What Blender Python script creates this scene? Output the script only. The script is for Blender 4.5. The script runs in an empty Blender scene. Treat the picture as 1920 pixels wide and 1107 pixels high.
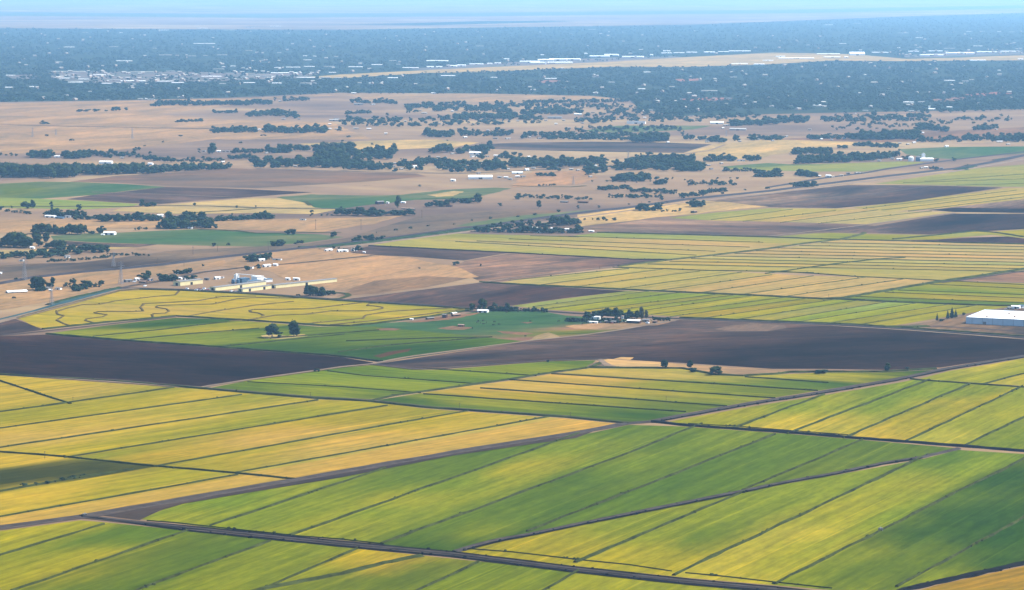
import bpy, bmesh, math, random
import numpy as np
from mathutils import Vector, Matrix, noise

random.seed(7)
RNG = np.random.default_rng(11)
C = bpy.context.scene.collection
S = bpy.context.scene

# ------------------------------------------------------------------ camera, light, exposure
F, Y0, H = 5500.0, -35.0, 380.0          # focal length in photo pixels, horizon row, flying height in metres
TH = math.atan((553.5 - Y0) / F)
cam_d = bpy.data.cameras.new('camera')
cam_d.sensor_width = 36.0
cam_d.lens = 36.0 * F / 1920.0
cam_d.clip_start = 1.0
cam_d.clip_end = 400000.0
cam = bpy.data.objects.new('camera', cam_d)
C.objects.link(cam)
cam.location = (0, 0, H)
cam.rotation_euler = (math.pi / 2 - TH, 0, 0)
S.camera = cam

SUN_AZ, SUN_EL = math.radians(72), math.radians(47)   # azimuth clockwise from the view axis
w = bpy.data.worlds.new('World')
S.world = w
w.use_nodes = True
nt = w.node_tree
bg = nt.nodes['Background']
sky = nt.nodes.new('ShaderNodeTexSky')
sky.sky_type = 'NISHITA'
sky.sun_disc = False
sky.sun_elevation = SUN_EL
sky.sun_rotation = SUN_AZ
sky.altitude = 100
nt.links.new(sky.outputs[0], bg.inputs[0])
bg.inputs[1].default_value = 0.13
sd = bpy.data.lights.new('sun', 'SUN')
sd.energy = 4.6
sd.angle = math.radians(0.5)
sd.color = (1.0, 0.95, 0.86)
sun = bpy.data.objects.new('sun', sd)
C.objects.link(sun)
sdir = Vector((math.sin(SUN_AZ) * math.cos(SUN_EL), math.cos(SUN_AZ) * math.cos(SUN_EL), math.sin(SUN_EL)))
sun.rotation_euler = sdir.to_track_quat('Z', 'Y').to_euler()
sun.location = (0, 3000, 2000)
S.view_settings.view_transform = 'Standard'
S.view_settings.look = 'None'
S.view_settings.exposure = 1.4
S.view_settings.gamma = 1.0
HAZE_DENSITY = 2.9e-5
HAZE_COLOR = (0.36, 0.67, 1.0, 1)


def build_haze():
    m = bpy.data.materials.new('haze_air')
    m.use_nodes = True
    t = m.node_tree
    t.nodes.remove(t.nodes['Principled BSDF'])
    v = t.nodes.new('ShaderNodeVolumePrincipled')
    v.inputs['Color'].default_value = HAZE_COLOR
    v.inputs['Density'].default_value = HAZE_DENSITY
    v.inputs['Anisotropy'].default_value = 0.3
    t.links.new(v.outputs[0], t.nodes['Material Output'].inputs['Volume'])
    x, y0, y1, z0, z1 = 121000, -21000, 181000, -1.0, H + 6
    vs = [(-x, y0, z0), (x, y0, z0), (x, y1, z0), (-x, y1, z0), (-x, y0, z1), (x, y0, z1), (x, y1, z1), (-x, y1, z1)]
    me = bpy.data.meshes.new('haze')
    me.from_pydata(vs, [], [(0, 3, 2, 1), (4, 5, 6, 7), (0, 1, 5, 4), (1, 2, 6, 5), (2, 3, 7, 6), (3, 0, 4, 7)])
    me.materials.append(m)
    o = bpy.data.objects.new('haze', me)
    C.objects.link(o)
    o['kind'] = 'stuff'
    o['label'] = 'pale blue haze lying over the whole valley'


# ------------------------------------------------------------------ helpers
def P(x, y, z=0.0):
    """where the line of sight through a photo position meets the level z"""
    u, v = (x - 960.0) / F, -(y - 553.5) / F
    dx, dy, dz = u, math.cos(TH) + v * math.sin(TH), -math.sin(TH) + v * math.cos(TH)
    t = (H - z) / -dz
    return Vector((dx * t, dy * t, z))


def scale_at(y):          # photo pixels per metre on the ground
    return (y - Y0) / H


def s2l(c):
    return tuple(((v / 255.0) / 12.92 if v / 255.0 <= 0.04045 else ((v / 255.0 + 0.055) / 1.055) ** 2.4) for v in c)


def link(o, parent=None):
    C.objects.link(o)
    if parent:
        o.parent = parent
    return o


def mesh_obj(name, verts, faces, mats, parent=None, mi=None, smooth=False):
    me = bpy.data.meshes.new(name)
    me.from_pydata([tuple(v) for v in verts], [], faces)
    for m in (mats if isinstance(mats, (list, tuple)) else [mats]):
        me.materials.append(m)
    if mi is not None:
        me.polygons.foreach_set('material_index', mi)
    if smooth:
        me.polygons.foreach_set('use_smooth', [True] * len(me.polygons))
    me.update()
    return link(bpy.data.objects.new(name, me), parent)


def tag(o, label, cat, group=None):
    o['label'] = label
    o['category'] = cat
    if group:
        o['group'] = group
    return o


def empty(name, loc, rz=0.0):
    o = bpy.data.objects.new(name, None)
    o.location = loc
    o.rotation_euler = (0, 0, rz)
    return link(o)


class MB:
    """collects boxes, prisms and tubes into one mesh"""
    def __init__(self):
        self.v, self.f, self.m = [], [], []

    def add(self, vs, fs, mi=0):
        n = len(self.v)
        self.v += [tuple(v) for v in vs]
        self.f += [tuple(i + n for i in f) for f in fs]
        self.m += [mi] * len(fs)

    def box(self, x0, y0, z0, x1, y1, z1, mi=0):
        self.add([(x0, y0, z0), (x1, y0, z0), (x1, y1, z0), (x0, y1, z0), (x0, y0, z1), (x1, y0, z1), (x1, y1, z1), (x0, y1, z1)],
                 [(0, 3, 2, 1), (4, 5, 6, 7), (0, 1, 5, 4), (1, 2, 6, 5), (2, 3, 7, 6), (3, 0, 4, 7)], mi)

    def tube(self, p0, p1, r0, r1=None, n=8, mi=0):
        r1 = r0 if r1 is None else r1
        p0, p1 = Vector(p0), Vector(p1)
        q = (p1 - p0).to_track_quat('Z', 'Y')
        vs = [p0 + q @ Vector((r0 * math.cos(a), r0 * math.sin(a), 0)) for a in [2 * math.pi * i / n for i in range(n)]]
        vs += [p1 + q @ Vector((r1 * math.cos(a), r1 * math.sin(a), 0)) for a in [2 * math.pi * i / n for i in range(n)]]
        self.add(vs, [(i, (i + 1) % n, n + (i + 1) % n, n + i) for i in range(n)] + [tuple(range(n - 1, -1, -1)), tuple(range(n, 2 * n))], mi)

    def build(self, name, mats, parent=None, smooth=False):
        return mesh_obj(name, self.v, self.f, mats, parent, self.m, smooth)


# ------------------------------------------------------------------ materials
def newmat(name, rough=0.9, spec=0.2):
    m = bpy.data.materials.new(name)
    m.use_nodes = True
    n = m.node_tree.nodes
    b = n['Principled BSDF']
    b.inputs['Roughness'].default_value = rough
    b.inputs['Specular IOR Level'].default_value = spec if spec > 0.25 else 0.0
    return m, m.node_tree, b


def nd(nt, kind, **kw):
    n = nt.nodes.new(kind)
    for k, v in kw.items():
        if k in n.inputs:
            n.inputs[k].default_value = v
        else:
            setattr(n, k, v)
    return n


def ramp(nt, fac, stops):
    r = nt.nodes.new('ShaderNodeValToRGB')
    e = r.color_ramp.elements
    while len(e) < len(stops):
        e.new(0.5)
    for i, (p, c) in enumerate(stops):
        e[i].position = p
        e[i].color = tuple(c) + (1,) if len(c) == 3 else c
    nt.links.new(fac, r.inputs[0])
    return r.outputs[0]


def mixc(nt, fac, a, b, mode='MIX'):
    m = nt.nodes.new('ShaderNodeMix')
    m.data_type = 'RGBA'
    m.blend_type = mode
    for i, v in ((0, fac), (6, a), (7, b)):
        if isinstance(v, bpy.types.NodeSocket):
            nt.links.new(v, m.inputs[i])
        elif isinstance(v, (int, float)):
            m.inputs[i].default_value = v
        else:
            m.inputs[i].default_value = tuple(v) + (1,)
    return m.outputs[2]


def scaled(nt, vec, s):
    m = nt.nodes.new('ShaderNodeMapping')
    m.inputs['Scale'].default_value = s
    nt.links.new(vec, m.inputs['Vector'])
    return m.outputs[0]


def noise_fac(nt, vec, scale, detail=4.0, rough=0.55, dist=0.0):
    n = nd(nt, 'ShaderNodeTexNoise', Scale=scale, Detail=detail, Roughness=rough, Distortion=dist)
    nt.links.new(vec, n.inputs['Vector'])
    return n.outputs['Fac']


def field_material(name, streak=0.35, patch=0.35, alt=(1.25, 1.0, 0.7), dark=(0.72, 0.78, 0.75), fine=0.25, weed=0.0, mid=0.35, tram=0.3):
    """colour of the crop or soil from the field's own colour attribute, varied along its sowing direction (uv in metres)"""
    m, nt, b = newmat(name, 0.95, 0.05)
    at = nd(nt, 'ShaderNodeAttribute', attribute_name='Col')
    uv = nd(nt, 'ShaderNodeUVMap', uv_map='rows').outputs[0]
    col = at.outputs['Color']
    # broad patches
    f1 = noise_fac(nt, scaled(nt, uv, (0.0028, 0.0075, 1)), 1.0, 5, 0.6, 0.6)
    a = mixc(nt, 1.0, col, alt, 'MULTIPLY')
    d = mixc(nt, 1.0, col, dark, 'MULTIPLY')
    r1 = ramp(nt, f1, [(0.30, (0, 0, 0)), (0.72, (1, 1, 1))])
    p = mixc(nt, r1, d, a)
    col2 = mixc(nt, patch, col, p)
    # sowing streaks
    f2 = noise_fac(nt, scaled(nt, uv, (0.004, 0.11, 1)), 1.0, 5, 0.65, 0.15)
    r2 = ramp(nt, f2, [(0.30, (0.62, 0.66, 0.66)), (0.5, (1, 1, 1)), (0.72, (1.38, 1.26, 1.05))])
    col3 = mixc(nt, streak, col2, mixc(nt, 1.0, col2, r2, 'MULTIPLY'))
    # fine grain
    f3 = noise_fac(nt, scaled(nt, uv, (0.05, 0.16, 1)), 1.0, 4, 0.7)
    r3 = ramp(nt, f3, [(0.3, (0.6, 0.62, 0.62)), (0.7, (1.4, 1.38, 1.3))])
    col4 = mixc(nt, fine, col3, mixc(nt, 1.0, col3, r3, 'MULTIPLY'))
    f6 = noise_fac(nt, scaled(nt, uv, (0.0016, 0.22, 1)), 1.0, 2, 0.5)
    r6 = ramp(nt, f6, [(0.28, (0.72, 0.76, 0.8)), (0.36, (1, 1, 1)), (0.62, (1, 1, 1)), (0.69, (1.55, 1.38, 1.1))])
    col4 = mixc(nt, tram, col4, mixc(nt, 1.0, col4, r6, 'MULTIPLY'))
    f5 = noise_fac(nt, scaled(nt, uv, (0.009, 0.022, 1)), 1.0, 6, 0.7, 1.2)
    r5 = ramp(nt, f5, [(0.32, (0.62, 0.70, 0.72)), (0.5, (1, 1, 1)), (0.68, (1.42, 1.22, 1.05))])
    col4 = mixc(nt, mid, col4, mixc(nt, 1.0, col4, r5, 'MULTIPLY'))
    if weed:
        f4 = noise_fac(nt, scaled(nt, uv, (0.012, 0.03, 1)), 1.0, 6, 0.7, 0.8)
        r4 = ramp(nt, f4, [(0.60, (0, 0, 0)), (0.72, (1, 1, 1))])
        g = nt.nodes.new('ShaderNodeMath'); g.operation = 'MULTIPLY'
        nt.links.new(r4, g.inputs[0]); g.inputs[1].default_value = weed
        col4 = mixc(nt, g.outputs[0], col4, mixc(nt, 1.0, col4, (0.5, 0.55, 0.5), 'MULTIPLY'))
    nt.links.new(col4, b.inputs['Base Color'])
    return m


M_CROP = field_material('crop', 0.9, 0.65, (1.28, 1.07, 0.8), (0.66, 0.82, 0.7), 0.55, tram=0.7)
M_SOIL = field_material('plowed_soil', 1.0, 0.9, (2.8, 2.3, 1.9), (0.4, 0.45, 0.55), 0.9, mid=1.0, tram=0.9)
M_GRASS = field_material('dry_grass', 0.55, 1.0, (1.3, 1.2, 1.0), (0.6, 0.64, 0.7), 0.6, 0.8, mid=0.6)
M_PAST = field_material('pasture', 0.4, 1.0, (1.9, 1.25, 1.5), (0.7, 0.85, 0.85), 0.4, 0.5, mid=0.8)


def ground_material():
    m, nt, b = newmat('valley_floor', 0.95, 0.05)
    tc = nt.nodes.new('ShaderNodeTexCoord').outputs['Object']
    f1 = noise_fac(nt, scaled(nt, tc, (0.0008, 0.0012, 1)), 1.0, 7, 0.62, 0.7)
    base = ramp(nt, f1, [(0.30, (0.062, 0.042, 0.032)), (0.42, (0.105, 0.068, 0.044)), (0.53, (0.150, 0.096, 0.052)), (0.66, (0.215, 0.150, 0.070))])
    f2 = noise_fac(nt, scaled(nt, tc, (0.004, 0.005, 1)), 1.0, 6, 0.7, 0.5)
    r2 = ramp(nt, f2, [(0.3, (0.68, 0.68, 0.70)), (0.5, (1, 1, 1)), (0.7, (1.25, 1.22, 1.12))])
    c = mixc(nt, 0.6, base, mixc(nt, 1.0, base, r2, 'MULTIPLY'))
    f3 = noise_fac(nt, scaled(nt, tc, (0.016, 0.010, 1)), 1.0, 5, 0.75)
    r3 = ramp(nt, f3, [(0.62, (0, 0, 0)), (0.70, (1, 1, 1))])
    c = mixc(nt, 0.0, c, c)
    c2 = mixc(nt, r3, c, mixc(nt, 1.0, c, (0.55, 0.55, 0.52), 'MULTIPLY'))
    nt.links.new(c2, b.inputs['Base Color'])
    return m


def simple(name, c, rough=0.85, var=0.25, scale=0.5, spec=0.2, metal=0.0):
    m, nt, b = newmat(name, rough, spec)
    tc = nt.nodes.new('ShaderNodeTexCoord').outputs['Object']
    f = noise_fac(nt, tc, scale, 5, 0.65)
    lo = tuple(v * (1 - var) for v in c)
    hi = tuple(min(1.0, v * (1 + var)) for v in c)
    nt.links.new(ramp(nt, f, [(0.3, lo), (0.7, hi)]), b.inputs['Base Color'])
    b.inputs['Metallic'].default_value = metal
    return m


def leaf_material(name, c, c2):
    m, nt, b = newmat(name, 0.8, 0.1)
    g = nt.nodes.new('ShaderNodeNewGeometry')
    f = noise_fac(nt, g.outputs['Position'], 0.22, 3, 0.6)
    oi = nt.nodes.new('ShaderNodeObjectInfo')
    col = ramp(nt, f, [(0.32, c), (0.68, c2)])
    r = ramp(nt, oi.outputs['Random'], [(0.0, (0.75, 0.8, 0.8)), (0.5, (1, 1, 1)), (1.0, (1.35, 1.25, 1.05))])
    nt.links.new(mixc(nt, 1.0, col, r, 'MULTIPLY'), b.inputs['Base Color'])
    return m


M_GROUND = ground_material()
M_LEAF = leaf_material('leaves', (0.006, 0.012, 0.004), (0.026, 0.038, 0.012))
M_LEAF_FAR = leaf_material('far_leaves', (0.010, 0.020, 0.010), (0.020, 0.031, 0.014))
M_LEAF_GREY = leaf_material('dusty_leaves', (0.02, 0.024, 0.014), (0.06, 0.056, 0.03))
M_CONIF = leaf_material('conifer_needles', (0.008, 0.018, 0.015), (0.02, 0.04, 0.028))
M_BARK = simple('bark', (0.06, 0.045, 0.035), 0.95)
M_BANK = simple('bank_weeds', (0.027, 0.032, 0.008), 0.95, 0.55, 0.08)
M_BANKOL = simple('olive_bank', (0.040, 0.042, 0.012), 0.95, 0.5, 0.08)
M_BANKDRY = simple('dry_bank', (0.06, 0.042, 0.012), 0.95, 0.4, 0.05)
M_DITCH = simple('ditch_mud', (0.007, 0.006, 0.006), 0.9, 0.5, 0.1)
M_DIRT = simple('dirt_road', (0.048, 0.036, 0.029), 0.95, 0.3, 0.1)
M_DIRT_PALE = simple('pale_dirt', (0.125, 0.088, 0.058), 0.95, 0.2, 0.05)
M_ASPH = simple('asphalt', (0.030, 0.026, 0.028), 0.85, 0.25, 0.1)
M_GRAVEL = simple('gravel', (0.036, 0.029, 0.025), 0.95, 0.35, 0.08)
M_WATER = simple('canal_water', (0.022, 0.045, 0.048), 0.6, 0.3, 0.02, 0.2)
M_REEDS = simple('canal_reeds', (0.018, 0.030, 0.014), 0.9, 0.5, 0.05)
M_WHITE = simple('white_metal', (0.58, 0.57, 0.54), 0.5, 0.06, 0.2, 0.3)
M_WALLG = simple('shade_tinted_siding', (0.30, 0.36, 0.42), 0.7, 0.08, 0.15, 0.2)  # blue-grey shade of the warehouse front put into the wall and parapet colour
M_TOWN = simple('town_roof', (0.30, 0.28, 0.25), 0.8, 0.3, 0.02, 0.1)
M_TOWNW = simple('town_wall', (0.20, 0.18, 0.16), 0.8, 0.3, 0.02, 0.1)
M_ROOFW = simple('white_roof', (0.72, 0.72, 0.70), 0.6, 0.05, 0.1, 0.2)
M_CREAM = simple('cream_siding', (0.50, 0.43, 0.23), 0.8, 0.08, 0.3)
M_GREY = simple('grey_roof', (0.14, 0.135, 0.13), 0.8, 0.15, 0.3)
M_TANR = simple('tan_roof', (0.22, 0.15, 0.11), 0.85, 0.2, 0.3)
M_BROWN = simple('brown_siding', (0.05, 0.025, 0.018), 0.85, 0.25, 0.3)
M_BLUE = simple('blue_steel', (0.07, 0.12, 0.17), 0.6, 0.2, 0.3)
M_DARK = simple('dark_opening', (0.02, 0.02, 0.025), 0.8, 0.2)
M_GLASS = simple('window_glass', (0.04, 0.05, 0.06), 0.15, 0.1, 0.5, 0.6)
M_STEEL = simple('galvanised_steel', (0.16, 0.16, 0.17), 0.6, 0.15, 0.5, 0.4)
M_POLE = simple('timber_pole', (0.07, 0.05, 0.04), 0.9)
M_RUBBER = simple('rubber', (0.02, 0.02, 0.02), 0.9)
M_CARS = [simple('car_paint', c, 0.35, 0.04, 1, 0.5) for c in ((0.7, 0.7, 0.7), (0.05, 0.06, 0.09), (0.25, 0.03, 0.03), (0.35, 0.36, 0.38), (0.6, 0.55, 0.45))]
M_HIDE = simple('dark_hide', (0.025, 0.018, 0.015), 0.8)

# ------------------------------------------------------------------ ground
g = mesh_obj('ground', [(-120000, -20000, 0), (120000, -20000, 0), (120000, 180000, 0), (-120000, 180000, 0)], [(0, 1, 2, 3)], M_GROUND)
g['kind'] = 'structure'
g['label'] = 'flat dry valley floor reaching to the horizon'

# base colours of crops and soils
K = dict(
    y1=(0.175, 0.130, 0.008), y2=(0.188, 0.128, 0.022), yg=(0.122, 0.106, 0.002), lg=(0.076, 0.090, 0.001), g1=(0.040, 0.061, 0.001),
    dg=(0.014, 0.034, 0.001), ol=(0.022, 0.024, 0.003), teal=(0.021, 0.052, 0.014), s1=(0.007, 0.0045, 0.004), s2=(0.014, 0.009, 0.008),
    s3=(0.031, 0.022, 0.019), s4=(0.078, 0.054, 0.038), t1=(0.172, 0.109, 0.056), t2=(0.225, 0.152, 0.062), t3=(0.105, 0.060, 0.035),
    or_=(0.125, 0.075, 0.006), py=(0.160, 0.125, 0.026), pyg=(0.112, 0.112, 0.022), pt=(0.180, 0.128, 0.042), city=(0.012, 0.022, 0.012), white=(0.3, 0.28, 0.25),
    fgr=(0.040, 0.060, 0.020), red=(0.035, 0.018, 0.006), pale=(0.060, 0.066, 0.052))
LAYER = [0.0]
RL = [0.0]


def resample(pts, step):
    out = [pts[0]]
    for a, b in zip(pts, pts[1:]):
        L = (b - a).length
        n = max(1, int(L / step))
        for i in range(1, n + 1):
            out.append(a.lerp(b, i / n))
    return out


def field(name, label, pts, cols, mat=None, dirpx=None, cuts=(), n=10, z=None, rag=0.0, tint=0.08):
    """a field laid out on the valley floor. cols: colour name, or list of (x, y, colour)"""
    mat = mat or M_CROP
    LAYER[0] += 0.003
    z = (0.03 + LAYER[0]) if z is None else z
    wp = [P(x, y, 0) for x, y in pts]
    if rag:
        ring = wp + [wp[0]]
        rs = resample(ring, rag * 4)[:-1]
        wp = []
        for p in rs:
            nz = noise.noise_vector(Vector((p.x, p.y, 3.3)) / (rag * 7)) * rag
            wp.append(p + Vector((nz.x, nz.y * 2.5, 0)))
    d = Vector((0.4, 0.9, 0))
    if dirpx:
        d = P(dirpx[2], dirpx[3]) - P(dirpx[0], dirpx[1])
    elif cuts:
        c = cuts[0]
        d = P(c[2], c[3]) - P(c[0], c[1])
    d.normalize()
    e = Vector((-d.y, d.x, 0))
    bm = bmesh.new()
    vs = [bm.verts.new((p.x, p.y, z)) for p in wp]
    f = bm.faces.new(vs)
    if f.normal.z < 0 or f.calc_area() >= 0:
        bm.normal_update()
        if f.normal.z < 0:
            f.normal_flip()
    bmesh.ops.triangulate(bm, faces=[f])
    planes = []
    for c in cuts:
        a, b2 = P(c[0], c[1]), P(c[2], c[3])
        dd = (b2 - a).normalized()
        planes.append((a, Vector((-dd.y, dd.x, 0))))
    us = [p.dot(d) for p in wp]
    vs2 = [p.dot(e) for p in wp]
    allp = list(planes)
    for ax, lo, hi in ((d, min(us), max(us)), (e, min(vs2), max(vs2))):
        for i in range(1, n):
            allp.append((ax * (lo + (hi - lo) * i / n), ax))
    for co, no in allp:
        bmesh.ops.bisect_plane(bm, geom=bm.verts[:] + bm.edges[:] + bm.faces[:], plane_co=(co.x, co.y, z), plane_no=no)
    uvl = bm.loops.layers.uv.new('rows')
    cl = bm.loops.layers.float_color.new('Col')
    if isinstance(cols, str):
        cols = [(pts[0][0], pts[0][1], cols)]
    cps = []
    for x, y, c in cols:
        q = P(x, y)
        cps.append((q, K[c], tuple((q - co).dot(no) > 0 for co, no in planes)))
    seed = random.random() * 100
    off = random.random() * 3000
    for fa in bm.faces:
        cen = fa.calc_center_median()
        h = seed
        key = tuple((cen - co).dot(no) > 0 for co, no in planes)
        for i, (co, no) in enumerate(planes):
            if (cen - co).dot(no) > 0:
                h += 17.31 * (i + 1)
        rr = random.Random(int(h * 1000))
        t1, t2 = 1 + rr.uniform(-tint, tint), 1 + rr.uniform(-tint, tint) * 0.7
        fo = rr.random() * 5000 + off
        for lp in fa.loops:
            co = lp.vert.co
            sw, acc = 0.0, [0, 0, 0]
            wob = 26.0 * noise.noise(Vector((co.dot(d) / 160.0, co.dot(e) / 34.0, seed)))
            for q, c, ck in cps:
                # nearness is measured with depth squeezed, as patches in the fields run along the rows
                du, dv = (co - q).dot(d) * 0.38, (co - q).dot(e) + wob
                wgt = 1.0 / (du * du + dv * dv + 150.0) ** 1.9 * (9.0 if ck == key else 1.0)
                sw += wgt
                for k in range(3):
                    acc[k] += wgt * c[k]
            lp[cl] = (acc[0] / sw * t1, acc[1] / sw * t2, acc[2] / sw * t2, 1)
            lp[uvl].uv = (co.dot(d) + fo, co.dot(e) + off)
    me = bpy.data.meshes.new(name)
    bm.to_mesh(me)
    bm.free()
    me.materials.append(mat)
    o = link(bpy.data.objects.new(name, me))
    o['kind'] = 'structure'
    o['label'] = label
    return o


def ribbon(name, label, pts, width, mat, height=0.0, jitter=0.15, step=None, z=None, weeds=0.0, ditch=0.0, kind='structure', organic=0.0):
    """a bank, road or ditch following a line on the ground; width in metres, or (start, end)"""
    RL[0] += 0.002
    z = (0.40 + RL[0]) if z is None else z
    wp = [P(x, y, 0) for x, y in pts]
    L = sum((b - a).length for a, b in zip(wp, wp[1:]))
    w0, w1 = width if isinstance(width, tuple) else (width, width)
    step = step or max(8.0, min(60.0, L / 60))
    rs = resample(wp, step)
    n = len(rs)
    V, Fc, mi = [], [], []
    prof = [(-0.5, 0.0), (-0.28, 1.0), (0.28, 1.0), (0.5, 0.0)] if height else [(-0.5, 0), (0.5, 0)]
    if ditch:
        prof = [(-0.5 - ditch, 0.0), (-0.5, 0.02)] + [(-0.3, 1.0), (0.3, 1.0)] + [(0.5, 0.02), (0.5 + ditch, 0.0)]
    k = len(prof)
    for i, p in enumerate(rs):
        a, b = rs[max(0, i - 1)], rs[min(n - 1, i + 1)]
        t = (b - a).normalized()
        s = Vector((-t.y, t.x, 0))
        ww = (w0 + (w1 - w0) * i / max(1, n - 1))
        if organic:
            q0 = Vector((p.x / 45.0, p.y / 45.0, 2.0))
            ww *= 1.0 + organic * 1.3 * noise.noise(q0 * 1.7)
            p = p + s * (noise.noise(q0) * organic * w0 * 0.9)
        for u, hz in prof:
            j = 1 + random.uniform(-jitter, jitter)
            q = p + s * (u * ww * j)
            V.append((q.x, q.y, 0.0 if height and hz == 0 else z + hz * height * (1 + random.uniform(-jitter, jitter))))
    for i in range(n - 1):
        for j in range(k - 1):
            Fc.append((i * k + j, i * k + j + 1, (i + 1) * k + j + 1, (i + 1) * k + j))
            mi.append(1 if ditch and j in (0, k - 2) else 0)
    if weeds:
        cnt = int(L / 14 * weeds)
        for _ in range(cnt):
            i = random.randrange(n - 1)
            p = rs[i].lerp(rs[i + 1], random.random())
            r = random.uniform(0.5, 1.7)
            p = p + Vector((random.uniform(-.5, .5), random.uniform(-.5, .5), 0)) * w0
            b0 = len(V)
            hgt = r * random.uniform(0.5, 0.9)
            m = 6
            for q in range(m):
                a = 2 * math.pi * q / m
                rr = r * random.uniform(0.7, 1.25)
                V.append((p.x + rr * math.cos(a), p.y + rr * math.sin(a), z - 0.3))
            for q in range(m):
                a = 2 * math.pi * q / m + 0.4
                rr = r * random.uniform(0.4, 0.8)
                V.append((p.x + rr * math.cos(a), p.y + rr * math.sin(a), z + hgt * random.uniform(0.6, 1.0)))
            for q in range(m):
                Fc.append((b0 + q, b0 + (q + 1) % m, b0 + m + (q + 1) % m, b0 + m + q)); mi.append(0)
            Fc.append(tuple(b0 + m + q for q in range(m))); mi.append(0)
    mats = [mat, M_DITCH] if ditch else [mat]
    o = mesh_obj(name, V, Fc, mats, None, mi)
    o['kind'] = kind
    o['label'] = label
    return o


def stretch(pts, f=0.012):
    """carry both ends a little further so that banks meet"""
    (ax, ay), (bx, by), (cx, cy), (dx, dy) = pts[0], pts[1], pts[-2], pts[-1]
    k = 6.0 / max(1.0, math.hypot(ax - bx, ay - by))
    m = 6.0 / max(1.0, math.hypot(dx - cx, dy - cy))
    return [(ax + (ax - bx) * k, ay + (ay - by) * k)] + pts[1:-1] + [(dx + (dx - cx) * m, dy + (dy - cy) * m)]


def levees(pxlines, w=5.0, h=0.9, mat=None, weeds=0.6, label='low weedy bank dividing the crop fields', ext=0):
    for l in pxlines:
        pts = stretch([(l[i], l[i + 1]) for i in range(0, len(l), 2)])
        ribbon('levee', label, pts, w * 0.42, mat or M_BANK, h * 0.8, 0.2, weeds=weeds, organic=0.75)


exec_parts = []
# ================================================================== FIELDS, near to far
VC = (560, 1002, 967, 860)      # sowing direction of the near checks
# --- below the main farm road
L1 = [(0, 1042, 190, 985), (27, 1107, 347, 997), (250, 1110, 500, 1017), (470, 1115, 667, 1030), (780, 1109, 893, 1057), (1017, 1109, 1080, 1073)]
field('rice_field', 'yellow green crop field along the bottom edge below the farm road',
      [(-60, 1000), (0, 996), (150, 976), (200, 980), (640, 1026), (860, 1049), (1280, 1094), (1520, 1122), (1520, 1180), (-60, 1180)],
      [(30, 1010, 'yg'), (120, 1060, 'yg'), (60, 1000, 'yg'), (300, 1080, 'g1'), (400, 1020, 'g1'), (430, 1080, 'lg'), (260, 1000, 'g1'), (600, 1080, 'lg'), (700, 1040, 'yg'), (740, 1050, 'y1'),
       (620, 1090, 'g1'), (760, 1085, 'g1'), (900, 1090, 'lg'), (1000, 1095, 'lg'), (1060, 1095, 'yg'), (1200, 1103, 'yg'), (560, 1035, 'lg'), (1000, 1075, 'g1')],
      dirpx=VC, cuts=L1, n=22)
levees(L1, 4.0, 0.9)
ribbon('levee', 'curved grassy bank in the bottom field', [(470, 1112), (493, 1105), (640, 1077), (720, 1057), (790, 1043)], 5, M_BANK, 0.9, 0.3, weeds=1)
# --- the big green field
L2 = [(400, 985, 717, 880), (550, 1003, 1080, 815), (720, 1018, 1153, 860, 1310, 797), (993, 995, 1280, 883, 1447, 817), (1397, 918, 1613, 827)]
field('rice_field', 'large bright green crop field in the middle foreground with long diagonal banks',
      [(265, 974), (330, 945), (480, 920), (640, 893), (850, 852), (1000, 832), (1110, 812), (1180, 797), (1280, 800), (1480, 814), (1613, 825), (1797, 841), (1730, 857), (1563, 888),
       (1467, 905), (1397, 920), (1280, 943), (1073, 985), (993, 1002), (890, 1023), (853, 1035), (640, 1013), (400, 990)],
      [(330, 965, 'yg'), (420, 940, 'lg'), (520, 950, 'lg'), (600, 915, 'yg'), (640, 905, 'lg'), (450, 985, 'lg'), (700, 960, 'lg'), (640, 985, 'yg'), (760, 890, 'g1'), (830, 905, 'lg'), (900, 870, 'g1'), (980, 840, 'g1'),
       (1080, 835, 'lg'), (1000, 880, 'yg'), (760, 940, 'yg'), (1150, 810, 'g1'), (1280, 830, 'g1'), (860, 1000, 'lg'), (960, 960, 'g1'), (1100, 900, 'g1'), (1180, 870, 'lg'), (800, 1020, 'dg'), (900, 1015, 'dg'),
       (1150, 940, 'g1'), (1250, 910, 'g1'), (1400, 860, 'g1'), (1500, 840, 'g1'), (1400, 900, 'g1'), (1600, 860, 'g1'), (1700, 850, 'g1'), (1330, 825, 'lg'), (1450, 880, 'g1')],
      dirpx=VC, cuts=[(c[0], c[1], c[-2], c[-1]) for c in L2], n=26)
levees(L2, 5.0, 1.0)
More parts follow.
